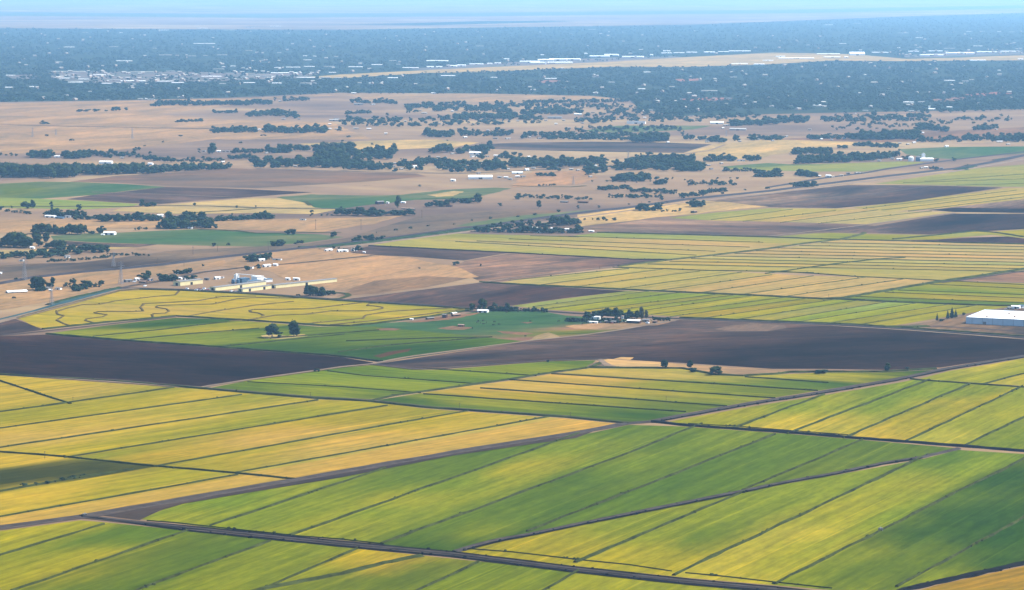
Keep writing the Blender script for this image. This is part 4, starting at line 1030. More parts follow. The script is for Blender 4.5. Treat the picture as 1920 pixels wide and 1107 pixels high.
# left groves
clump('tall dark tree in the big grove at the left edge', [(8, 464), (28, 466), (55, 467)], 13, (17, 26), 3)
clump('dark low tree at the near side of the big grove at the left edge', [(-20, 462), (8, 462)], 5, (9, 12))
one(72, 462, 27, 'tall upright tree just right of the big grove at left', 'tall', 1.0)
one(87, 455, 18, 'round tree right of the tall upright tree at left', 'leaf', 0.9)
clump('dark tree of the dense clump right of the left farmhouse', [(96, 467), (120, 468)], 8, (12, 17), 1)
clump('bare greyish tree at the end of the left farm grove', [(131, 467), (142, 466)], 3, (8, 10), 0, 'grey')
one(156, 465, 5, 'tiny bush on the dry field right of the left farm grove', 'bush')
clump('dark tree of the long grove left of the white arched barn', [(62, 439), (160, 441)], 24, (10, 18), 2)
one(173, 440, 9, 'round tree nearest the left side of the white arched barn')
one(189, 439, 12, 'taller tree immediately left of the white arched barn')
clump('dark tree in the long orchard strip at the left edge', [(0, 488), (60, 486), (130, 480), (200, 474)], 36, (8, 14), 7)
clump('dark low tree in the thin right end of the orchard strip', [(200, 479), (280, 481)], 14, (3, 6), 2, 'bush')
clump('low orchard tree in the neat near rows of the orchard strip', [(90, 492), (150, 490), (215, 483)], 26, (4, 6), 2, 'bush')
clump('dark tree of the big grove above the green irrigated field', [(303, 430), (400, 429)], 24, (11, 18), 3)
clump('dark upper tree of the big grove above the green irrigated field', [(315, 420), (385, 416)], 16, (10, 15), 5)
clump('dark tree of the row right of the big grove', [(400, 416), (462, 414), (485, 411)], 16, (7, 11), 2)
clump('round dark tree at the right end of the big grove row', [(486, 412), (512, 411)], 5, (11, 15), 1)
clump('dark tree of the row above the left houses', [(85, 407), (150, 408), (160, 409)], 15, (8, 14), 1)
clump('dusty tree below the row above the left houses', [(135, 413), (200, 412)], 8, (6, 10), 1, 'grey')
clump('dark tree in the long hedge at left centre', [(186, 416), (300, 415)], 24, (9, 14), 1)
one(316, 413, 15, 'round tree at the left end of the far hedge beside the grove')
clump('small dark tree in front of the irrigated field grove', [(247, 433), (280, 430)], 3, (4, 6), 0, 'bush')
for x, y, h, lb in ((48, 392, 12, 'rounded dark tree, left of a pair on the far left plain'), (60, 391, 14, 'taller dark tree, right of a pair on the far left plain'), (22, 392, 5, 'little round bush at the far left edge of the plain'), (97, 389, 8, 'lone round tree in the pale green strip at left'),
                    (149, 392, 8, 'second lone round tree right of the pale green strip'), (365, 386, 6, 'lone round bush beside the purple field'), (444, 390, 4, 'faint bush on the far stubble field'), (480, 390, 5, 'small tree at the right end of the stubble field'),
                    (544, 432, 3, 'tiny bush left of the twin trees at the irrigated field'), (625, 446, 10, 'upright tree alone in the fallow band right of the irrigated field'), (401, 462, 6, 'small tree on the irrigated field edge'), (428, 461, 5, 'tiny tree on the irrigated field edge')):
    one(x, y, h, lb)
clump('dark tree of the small clump at the corner of the purple field', [(260, 388), (292, 388)], 6, (8, 11), 1)
clump('dark low tree below the pair on the far left plain', [(0, 395), (55, 402)], 8, (5, 8), 0, 'bush')
clump('one of the twin dark trees at the irrigated field edge', [(539, 440), (553, 440)], 3, (8, 11))
clump('grey tree at the lower edge of the irrigated field', [(506, 462), (535, 461)], 4, (8, 12), 0, 'grey')
clump('tiny tree in the fallow band right of the irrigated field', [(550, 458), (570, 458)], 3, (4, 6), 0, 'bush')
clump('dark tree along the railway embankment', [(655, 455), (720, 450)], 7, (6, 12), 0, 'leaf')
clump('dark tree in the grove beside the railway road', [(893, 436), (960, 437), (1095, 439)], 30, (8, 13), 2)
clump('dark tall tree in the upper part of the railway grove', [(1030, 425), (1080, 422)], 11, (12, 17), 3)
clump('dark tree in the middle of the railway grove', [(915, 430), (1030, 428)], 16, (8, 12), 4)
clump('small tree on the dry ground right of the railway grove', [(1093, 414), (1155, 415)], 6, (4, 7), 1, 'grey')
one(1010, 391, 14, 'lone round tree on the plain above the marshy strip', 'leaf', 0.9)
clump('tree in the loose row along the railway crossing', [(1190, 396), (1240, 396)], 6, (8, 14), 1, ['leaf', 'grey'])
clump('small tree in the loose row right of the railway crossing', [(1240, 398), (1280, 397)], 5, (4, 7), 0, 'bush')
clump('dark tree of the clump beside the railway at the purple field', [(1292, 389), (1322, 389)], 6, (8, 13), 1)
one(1300, 400, 4, 'small dark bush by a lone hut on the golden strip', 'bush', 1.6)
clump('dark tree of the clump right of the teal field', [(635, 405), (715, 406)], 16, (10, 15), 2)
one(746, 391, 22, 'tall lone tree standing up behind the white cottages', 'leaf', 0.6)
clump('dark tree beside the white cottages in the far centre', [(720, 404), (780, 405)], 7, (8, 13), 1)
clump('dark tree of the row right of the teal field', [(795, 389), (845, 388)], 8, (7, 12), 1)
clump('dark tree in the row ending at a taller tree right of the teal field', [(845, 381), (888, 382)], 9, (7, 10), 1)
one(896, 381, 17, 'taller round tree ending the row right of the teal field')
one(937, 387, 6, 'faint bush in the plain right of the teal field', 'bush')
one(584, 406, 9, 'low round tree near the stubble field')
clump('small bush along the track left of the centre farm', [(600, 405), (630, 404)], 3, (3, 5), 0, 'bush')
# mid distance (rows about y 300 to 360)
clump('tree of the tall dense windbreak at the left edge', [(-20, 334), (100, 335), (148, 334)], 44, (17, 22), 6)
clump('tree of the middle part of the far left windbreak', [(148, 328), (210, 328), (272, 326)], 32, (12, 17), 4)
clump('grey ragged tree at the gap in the far left windbreak', [(275, 327), (312, 325)], 9, (9, 15), 3, ['grey', 'leaf'])
clump('tree of the thin right end of the far left windbreak', [(312, 323), (430, 318)], 26, (8, 12), 2)
clump('tree of the far left farm grove', [(56, 298), (165, 298)], 26, (9, 14), 3)
clump('tree right of the far left farm grove', [(165, 290), (208, 297)], 10, (6, 10), 2)
clump('tree near the far left barns', [(208, 292), (320, 306)], 20, (5, 9), 5)
clump('low tree in the loose line between far left barns', [(320, 305), (420, 306)], 14, (5, 8), 4, ['grey', 'leaf'])
one(398, 289, 19, 'biggest round tree of the far left plain', 'leaf', 0.95)
clump('small tree left of the biggest round tree', [(372, 288), (390, 288)], 5, (7, 10), 1)
clump('pale tree in the line right of the biggest round tree', [(432, 289), (492, 288)], 12, (6, 9), 1, ['grey', 'leaf'])
clump('low dark tree in the second line left of the far village', [(430, 299), (474, 298)], 10, (6, 9), 1)
clump('tree in the row of rounded trees above the far village', [(500, 288), (545, 287)], 10, (10, 15), 1)
clump('greyish rounded tree above the far village', [(554, 284), (580, 284)], 5, (10, 14), 1, 'grey')
clump('tree in the hazy group above the far village', [(588, 286), (662, 284)], 16, (10, 16), 2, ['grey', 'leaf'])
clump('tree of the far village belt', [(478, 315), (600, 317), (700, 320)], 60, (9, 15), 10)
clump('tree of the crowded middle of the far village', [(590, 305), (740, 300)], 52, (9, 16), 14)
clump('tree of the lower village edge', [(640, 321), (790, 322)], 40, (7, 12), 8)
clump('tree in the right part of the far village', [(740, 316), (840, 312)], 20, (7, 11), 8)
clump('tree of the hazy cluster above the white sheds', [(805, 288), (860, 290), (920, 286)], 24, (8, 15), 4)
clump('tree of the village right of the long white shed', [(820, 322), (880, 324), (950, 320)], 44, (9, 15), 13)
clump('tree of the belt in the far centre', [(955, 316), (1060, 315), (1135, 312)], 52, (9, 14), 8)
one(1030, 301, 12, 'taller tree above the belt in the far centre')
clump('dark tree at the right end of the far centre belt', [(1095, 330), (1135, 326)], 12, (8, 12), 8)
clump('low dark shrub on the far golden field', [(1005, 331), (1040, 332)], 8, (4, 8), 1, 'bush')
clump('tree of the mixed woods right of the far centre', [(1150, 320), (1300, 322)], 50, (8, 15), 14, ['leaf', 'leaf', 'grey'])
clump('dark tree of the rounded wood below the mixed woods', [(1150, 341), (1215, 341)], 24, (8, 13), 6)
clump('dark tree of the wood at the railway lane', [(1270, 322), (1320, 322)], 24, (10, 15), 5)
clump('tree of the hazy line above the railway lane', [(1185, 303), (1300, 303)], 18, (8, 14), 3, ['grey', 'leaf'])
clump('tree of the row beside the pink roofed farm', [(1320, 304), (1425, 303)], 22, (7, 12), 3)
clump('tree of the loose row along the green field', [(1355, 323), (1425, 323)], 9, (5, 9), 0, ['grey', 'leaf'])
clump('dark tree of the clump below the long green field', [(1418, 333), (1462, 333)], 12, (8, 12), 2)
clump('dark tree of the second clump below the long green field', [(1495, 330), (1535, 335)], 12, (7, 11), 2)
clump('dark tree by the railway cottages', [(1488, 352), (1532, 351)], 10, (7, 12), 1)
clump('dark tree of the dense block above the green field', [(1490, 291), (1560, 291)], 26, (8, 12), 4)
clump('dark tree of the long dense belt above the green field', [(1495, 309), (1600, 304), (1685, 301)], 60, (9, 14), 5)
clump('tree of the small dark block above the dense belt', [(1570, 279), (1590, 279)], 6, (5, 7), 1)
clump('tree of the thin grove above the dense belt', [(1600, 275), (1680, 278)], 22, (5, 8), 2)
clump('tree near the far silos', [(1690, 300), (1700, 300)], 2, (8, 12), 1)
one(1788, 304, 11, 'round tree right of the far silos')
one(1756, 304, 7, 'dark round tree in front of the far silos')
clump('low dark tree between the railway huts', [(1742, 318), (1760, 318)], 5, (4, 6), 0, 'bush')
clump('tree of the shrubby ground beside the railway', [(1120, 358), (1180, 356)], 14, (5, 9), 3, ['leaf', 'bush'])
clump('tree of the shrubby ground along the creek', [(1180, 362), (1270, 366)], 26, (5, 9), 5, ['leaf', 'bush', 'grey'])
clump('low tree of the long creekside thicket', [(1275, 373), (1360, 360)], 26, (6, 9), 3, ['leaf', 'bush'])
clump('shrub in the hazy ground right of the creek', [(1290, 350), (1380, 348)], 18, (4, 9), 4, ['grey', 'bush'])
clump('tree in the loose group by the creek farm', [(1140, 372), (1240, 372)], 20, (4, 8), 3, ['leaf', 'bush'])
clump('tall hazy tree by the creek', [(1225, 346), (1255, 346)], 4, (10, 14), 1, 'grey')
clump('tree by the low sheds on the plain', [(965, 372), (1110, 376)], 22, (4, 7), 4, ['grey', 'bush', 'leaf'])
one(973, 374, 7, 'rounded bush on the far centre plain', 'bush', 1.6)
clump('small bush beside the white plain cottage', [(1008, 349), (1040, 348)], 5, (3, 5), 0, 'bush')
# rows about y 230 to 290
clump('tree of the row above the hazy pasture', [(398, 250), (480, 249)], 20, (6, 10), 2)
clump('tree of the second row above the hazy pasture', [(485, 251), (600, 250), (640, 247)], 34, (7, 13), 3)
clump('tree of the right upper grove', [(1405, 264), (1480, 264)], 20, (6, 10), 2)
clump('tree of the upper right grove line', [(1515, 262), (1620, 262)], 28, (6, 10), 2)
clump('dark tree of the tall wood right of the upper grove', [(1610, 263), (1720, 262)], 44, (9, 16), 3)
clump('dark tree of the dark block on the plain at upper right', [(1718, 244), (1735, 244), (1775, 248)], 20, (7, 11), 2)
clump('dark tree of the small block at the upper right edge', [(1825, 246), (1868, 243)], 12, (5, 9), 1)
clump('tree of the hazy farm line at upper right', [(1720, 268), (1860, 266)], 26, (5, 10), 5, ['leaf', 'grey'])
clump('dark tree of the wood at the upper right edge', [(1852, 268), (1930, 266)], 26, (8, 14), 4)
clump('tree of the hazy grove above the purple field', [(1280, 262), (1360, 270)], 22, (6, 10), 4, ['grey', 'leaf'])
clump('tree of the wood behind the purple far field', [(1185, 268), (1250, 268)], 30, (10, 16), 5)
clump('tree of the line behind the purple far field', [(980, 262), (1185, 264)], 60, (6, 11), 7)
clump('round tree by the pale lane at upper right', [(1375, 265), (1385, 265)], 3, (8, 10), 1)
clump('tree of the grove above the dry pale strip', [(800, 258), (850, 259)], 18, (7, 12), 5)
clump('tree of the wood above the golden far field', [(860, 256), (960, 256)], 30, (5, 10), 6)
clump('tree of the far scattered woods', [(640, 240), (860, 238), (1020, 232)], 90, (5, 10), 14)
clump('tree of the farther scattered woods', [(760, 212), (860, 208), (960, 214)], 70, (5, 9), 10)
clump('tree of the far hazy wood in the centre', [(850, 225), (960, 225)], 50, (5, 9), 6)
clump('tree of the far centre right woods', [(980, 216), (1090, 216)], 44, (6, 10), 6)
clump('tree of the far line below the golden strip', [(980, 197), (1180, 194)], 36, (5, 8), 3)
clump('tree of the broken woods at the far centre right', [(1080, 236), (1180, 226), (1280, 225)], 60, (5, 9), 16)
clump('tree of the hazy wood left of the pale farm', [(1060, 250), (1280, 248)], 30, (5, 8), 8)
clump('tree of the wood beyond the pale farm', [(1350, 238), (1430, 236)], 30, (6, 11), 4)
clump('tree of the wood line at the far right', [(1430, 235), (1515, 230)], 30, (6, 12), 4)
clump('tree of the scattered wood below the town', [(1540, 230), (1740, 228)], 60, (5, 9), 10)
clump('tree of the distant copse on the pink plain', [(285, 200), (430, 199), (510, 198)], 60, (6, 10), 3)
clump('tree of the second distant copse', [(465, 222), (500, 218), (560, 224)], 30, (6, 10), 6)
clump('small tree of the faint copse', [(332, 230), (380, 229)], 12, (4, 6), 1)
clump('tree in the faint row at upper left', [(398, 213), (445, 213)], 8, (4, 7), 0)
clump('tree of the faint line right of the distant copse', [(515, 192), (580, 190)], 14, (4, 8), 1)
clump('tree of the row below the town edge', [(660, 196), (740, 196)], 24, (5, 9), 2)
clump('tree of the dark clump on the far strip', [(650, 215), (695, 214)], 12, (5, 7), 1)
clump('bush at upper left on the pink plain', [(135, 210), (170, 210), (225, 208), (240, 208)], 6, (4, 7), 0, 'bush', 1.4)
clump('bush on the brown strip at upper left', [(76, 233), (90, 233)], 4, (4, 6), 0, 'bush', 1.4)
clump('tree in the line of evenly spaced dark trees at far right', [(1760, 203), (1930, 198)], 26, (6, 11), 3)
clump('small tree by the far left plain lane', [(0, 292), (5, 292), (18, 293), (36, 293)], 4, (4, 6), 0)
clump('small tree on the far left golden strip', [(248, 284), (264, 282)], 3, (4, 7), 0)
for i, (x, y) in enumerate(((88, 256), (134, 265), (272, 275), (306, 268), (339, 256), (451, 269), (495, 255), (643, 266), (654, 258), (698, 272), (839, 265), (1358, 290), (787, 350))):
    clump('low dark brush pile alone on the open dry plain', [(x, y)], 1, 3.2, 0, 'bush', 1.9, 'brush piles scattered over the dry plain')
# scattered shrubs
clump('tree of the loose far woods left of the pale farm', [(900, 205), (1100, 207), (1250, 214)], 60, (5, 8), 8)
clump('tree of the loose far woods beyond the park strip', [(1180, 232), (1330, 228), (1420, 222)], 46, (5, 8), 9)
clump('tree scattered between the far village houses', [(880, 300), (960, 302), (1050, 326)], 26, (6, 11), 12, ['leaf', 'grey'])
clump('tree scattered over the far right farms', [(1560, 246), (1700, 240), (1900, 228)], 40, (4, 7), 10)
clump('little dark shrub dotted over the shrubby plain', [(1100, 345), (1400, 340)], 14, (2, 4), 6, 'bush', 1.2, 'shrubs dotted over the plain')
clump('little dark shrub beside the railway line', [(640, 448), (1000, 405), (1300, 371), (1500, 348)], 22, (2.5, 5), 4, 'bush', 1.2, 'shrubs beside the railway')
clump('little weed clump on the levee of the golden field', [(40, 912), (48, 912), (84, 908), (137, 897), (165, 892)], 6, (4, 6), 0, 'bush', 1.8, 'weed clumps on the golden field levee')


TREES.sort(key=lambda t: -t[0] * (1.0 if t[2] > 225 else 0.6))
NEAR, REST = TREES[:300], TREES[300:]
for hp, x, y, wf, kind, label, group in NEAR:
    hm = 1.12 * hp / scale_at(y)
    nm = {'conifer': 'conifer_tree', 'bush': 'shrub'}.get(kind, 'tree')
    e = empty(nm, P(x, y), random.uniform(0, 6.28))
    ww = wf * hm * (1.0 if kind in ('leaf', 'grey') else 1.15)
    e.scale = (ww, ww * random.uniform(0.85, 1.15), hm)
    tag(e, label, {'conifer': 'conifer', 'bush': 'shrub'}.get(kind, 'tree'), group)
    c = bpy.data.objects.new('crown', random.choice(CROWN[kind]))
    link(c, e)
    if hp >= 6 and kind != 'bush':
        link(bpy.data.objects.new('trunk', TRUNK), e)

# the smaller ones, farther off, and the town's canopy
rf = np.random.default_rng(21)
LOW = [crown_arrays(rf, 11, ICO1, 0.42, random.choice(['round', 'round', 'tall', 'bush']), 36) for _ in range(14)]
TINY = [crown_arrays(rf, 4, ICO1, 0.35, 'round') for _ in range(12)]


def forest(name, label, items, temps, mat):
    V, Fc = [], []
    n = 0
    for (X, Y, wd, ht) in items:
        v, f = temps[rf.integers(len(temps))]
        a = rf.uniform(0, 6.28)
        ca, sa = math.cos(a), math.sin(a)
        vx = (v[:, 0] * ca - v[:, 1] * sa) * wd + X
        vy = (v[:, 0] * sa + v[:, 1] * ca) * wd + Y
        vz = v[:, 2] * ht - 0.06 * ht
        V.append(np.stack([vx, vy, vz], 1))
        Fc.append(f + n)
        n += len(v)
    me = arrays_to_mesh(name, np.vstack(V), np.vstack(Fc), [mat])
    o = link(bpy.data.objects.new(name, me))
    o['kind'] = 'stuff'
    o['label'] = label
    return o


#PART3
# ================================================================== BUILDINGS
def tile(i, zx, zy):
    return 320 * i + zx / 5.984, 160 + zy / 5.984


AX = (P(1480, 812) - P(1280, 798)).normalized()       # the two directions the land is parcelled in
ANG_A = math.atan2(AX.y, AX.x)
BX = (P(1280, 780) - P(1173, 795)).normalized()
ANG_B = math.atan2(BX.y, BX.x)


def gable_parts(L, D, hw, hr, over=0.4, th=0.18):
    """wall shell and roof of a gabled building, ridge along x, origin at the middle of the base"""
    a, d = L / 2, D / 2
    wv = [(-a, -d, -0.3), (a, -d, -0.3), (a, d, -0.3), (-a, d, -0.3), (-a, -d, hw), (a, -d, hw), (a, d, hw), (-a, d, hw), (-a, 0, hw + hr), (a, 0, hw + hr)]
    wf = [(0, 1, 5, 4), (2, 3, 7, 6), (1, 2, 6, 9, 5), (3, 0, 4, 8, 7)]
    rv, rfc = [], []
    k = hr / d
    for s in (-1, 1):
        n = len(rv)
        e = d + over
        zo = hw - over * k
        for z in (0.02, th + 0.02):
            rv += [(-a - over, s * e, zo + z), (a + over, s * e, zo + z), (a + over, 0, hw + hr + z), (-a - over, 0, hw + hr + z)]
        rfc += [(n, n + 1, n + 2, n + 3), (n + 4, n + 5, n + 6, n + 7), (n, n + 1, n + 5, n + 4), (n + 1, n + 2, n + 6, n + 5), (n + 3, n, n + 4, n + 7), (n + 2, n + 3, n + 7, n + 6)]
    return wv, wf, rv, rfc


def barn(name, cat, label, x, y, L, D, hw, hr, ang, wm, rm, doors=1, windows=0, group=None, loc=None):
    """a building whose parts the photograph shows: wall, roof, doors and windows"""
    e = empty(name, loc if loc is not None else P(x, y), ang)
    tag(e, label, cat, group)
    wv, wf, rv, rfc = gable_parts(L, D, hw, hr)
    mesh_obj('wall', wv, wf, wm, e)
    mesh_obj('roof', rv, rfc, rm, e)
    for i in range(doors):
        mb = MB()
        cx = -L / 2 + L * (i + 0.5) / doors
        mb.box(cx - min(2.0, L * .12), -D / 2 - 0.08, 0, cx + min(2.0, L * .12), -D / 2 - 0.004, min(hw * .8, 3.4))
        mb.build('door', M_DARK, e)
    mb = MB()
    mb.box(-L / 2 - 0.08, -min(2.2, D * .2), 0, -L / 2 - 0.004, min(2.2, D * .2), min(hw * .85, 3.6))
    mb.build('door', M_DARK, e)
    for i in range(windows):
        cx = -L / 2 + L * (i + 1) / (windows + 1) + 1.2
        mb = MB()
        mb.box(cx - .6, -D / 2 - 0.07, hw * .42, cx + .6, -D / 2 - 0.004, hw * .72)
        mb.build('window', M_GLASS, e)
    return e


def hut(name, cat, label, x, y, L, D, hw, hr, ang, wm, rm, group=None):
    """a building only a few pixels large: one mesh with wall, roof and a dark door"""
    wv, wf, rv, rfc = gable_parts(L, D, hw, hr, 0.3, 0.15)
    mb = MB()
    mb.add(wv, wf, 0)
    mb.add(rv, rfc, 1)
    mb.box(-L * .08, -D / 2 - 0.08, 0, L * .08, -D / 2 - 0.01, hw * .75, 2)
    o = mb.build(name, [wm, rm, M_DARK])
    o.location = P(x, y)
    o.rotation_euler = (0, 0, ang)
    return tag(o, label, cat, group)


# --- white warehouse at the right edge
W0, W1 = P(1811, 607.5), P(2085, 620.7)
wl = (W1 - W0).length
wang = math.atan2((W1 - W0).y, (W1 - W0).x)
WH = 7.6
rb = P(1889, 582.7, WH)
nv = Vector((-math.sin(wang), math.cos(wang), 0))
wd = (rb - W0).dot(nv)
e = empty('warehouse', W0, wang)
tag(e, 'huge flat white warehouse with a bright white roof at the right edge', 'warehouse')
mb = MB()
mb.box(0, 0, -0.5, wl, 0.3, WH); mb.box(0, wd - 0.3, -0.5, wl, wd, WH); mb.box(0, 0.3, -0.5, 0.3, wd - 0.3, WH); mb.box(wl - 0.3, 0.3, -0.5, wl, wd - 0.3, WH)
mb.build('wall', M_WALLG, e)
mb = MB()
nseg = 8
for i in range(nseg):
    mb.box(0.31 + (wl - .62) * i / nseg + (0.02 if i else 0), 0.31, WH - 0.6 + 0.02 * (i % 2), 0.31 + (wl - .62) * (i + 1) / nseg, wd - 0.31, WH - 0.3 + 0.03 * (i % 2))
mb.build('roof', M_ROOFW, e)
mb = MB()
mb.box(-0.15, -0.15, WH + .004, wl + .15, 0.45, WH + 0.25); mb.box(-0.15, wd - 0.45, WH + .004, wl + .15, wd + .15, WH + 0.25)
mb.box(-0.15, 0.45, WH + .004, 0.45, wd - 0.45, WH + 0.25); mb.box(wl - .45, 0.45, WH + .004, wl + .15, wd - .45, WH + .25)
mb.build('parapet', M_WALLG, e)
for i in range(14):
    mb = MB()
    cx = wl * (i + 0.6) / 14
    mb.box(cx - 0.14, -0.16, 0, cx + 0.14, -0.004, WH)
    mb.build('downpipe', M_GREY, e)
for i in range(3):
    mb = MB()
    cx = wl * (0.13 + 0.3 * i)
    mb.box(cx - 1.8, -0.1, 0, cx + 1.8, -0.004, 3.4)
    mb.build('door', M_GREY, e)
for (fx, fy) in ((0.13, 0.12), (0.22, 0.62), (0.34, 0.82), (0.45, 0.5), (0.6, 0.7), (0.3, 0.3)):
    mb = MB()
    mb.box(wl * fx - 1, wd * fy - 1, WH - 0.25, wl * fx + 1, wd * fy + 1, WH + 0.9)
    mb.box(wl * fx - 1.3, wd * fy - 1.3, WH + 0.904, wl * fx + 1.3, wd * fy + 1.3, WH + 1.1)
    mb.build('roof_vent', M_TANR, e)


def face_barn(name, cat, label, a, b, depth, hw, hr, wm, rm, doors=2, endmat=None, windows=0):
    """long building given by the two base corners of its long near wall"""
    A, B = P(*a), P(*b)
    L = (B - A).length
    ang = math.atan2((B - A).y, (B - A).x)
    n = Vector((-math.sin(ang), math.cos(ang), 0))
    return barn(name, cat, label, 0, 0, L, depth, hw, hr, ang, wm, rm, doors, windows, loc=(A + B) / 2 + n * depth / 2)


face_barn('poultry_shed', 'shed', 'small cream shed standing alone left of the factory', (338, 536.5), (380.5, 532), 13, 5.2, 0.8, M_CREAM, M_GREY, 1)
face_barn('poultry_shed', 'shed', 'long cream shed directly in front of the factory tower', (404, 546), (499, 534.5), 10, 4.4, 0.7, M_CREAM, M_GREY, 1)
face_barn('poultry_shed', 'shed', 'cream shed nearest to the yellow contour field with parked cars at its end', (455, 548.5), (509, 541.5), 8, 4.2, 0.5, M_CREAM, M_GREY, 2)
face_barn('poultry_shed', 'shed', 'longest cream shed stretching right across the dry plain', (517, 541), (632, 529), 10, 4.0, 0.6, M_CREAM, M_GREY, 1)

# --- factory
fx = empty('factory', P(482, 530), ANG_B)
tag(fx, 'white and blue feed factory with a tower and conveyor behind the cream sheds', 'factory')


def fpart(name, mat, *boxes, tubes=()):
    mb = MB()
    for b_ in boxes:
        mb.box(*b_)
    for t_ in tubes:
        mb.tube(*t_)
    return mb.build(name, mat, fx)


fpart('tower', M_WHITE, (-18, 20, 0, -13, 25, 9.5), (-17, 21, 9.5, -15, 23, 11))
fpart('silo_block', M_BLUE, (-22, 2, 0, -10, 12, 6), (-22.3, 1.7, 6.004, -9.7, 12.3, 6.4))
fpart('hall', M_WHITE, (-3, -4, 0, 8, 8, 7.5), (-3.3, -4.3, 7.504, 8.3, 8.3, 8))
fpart('annex', M_WHITE, (8.01, -6, 0, 20, 2, 3.6), (-20, -14, 0, -4, -5, 4.2))
fpart('annex_roof', M_BLUE, (-20.4, -14.4, 4.204, -3.6, -4.6, 4.6), (7.8, -6.4, 3.604, 20.4, 2.4, 4.0))
fpart('conveyor', M_WHITE, tubes=(((3, 2, 8.5), (22, -1, 1.0), 0.6, 0.6, 8), ((-15.5, 22, 10.5), (1, 4, 8.5), 0.45, 0.45, 8)))
for k, (tx, ty) in enumerate(((-27, 4), (-31, 9), (-9, 14))):
    fpart('storage_tank', M_BLUE if k < 2 else M_WHITE, tubes=(((tx, ty, 0), (tx, ty, 5), 2.2, 2.2, 14), ((tx, ty, 5), (tx, ty, 6.3), 2.2, 0.4, 14)))

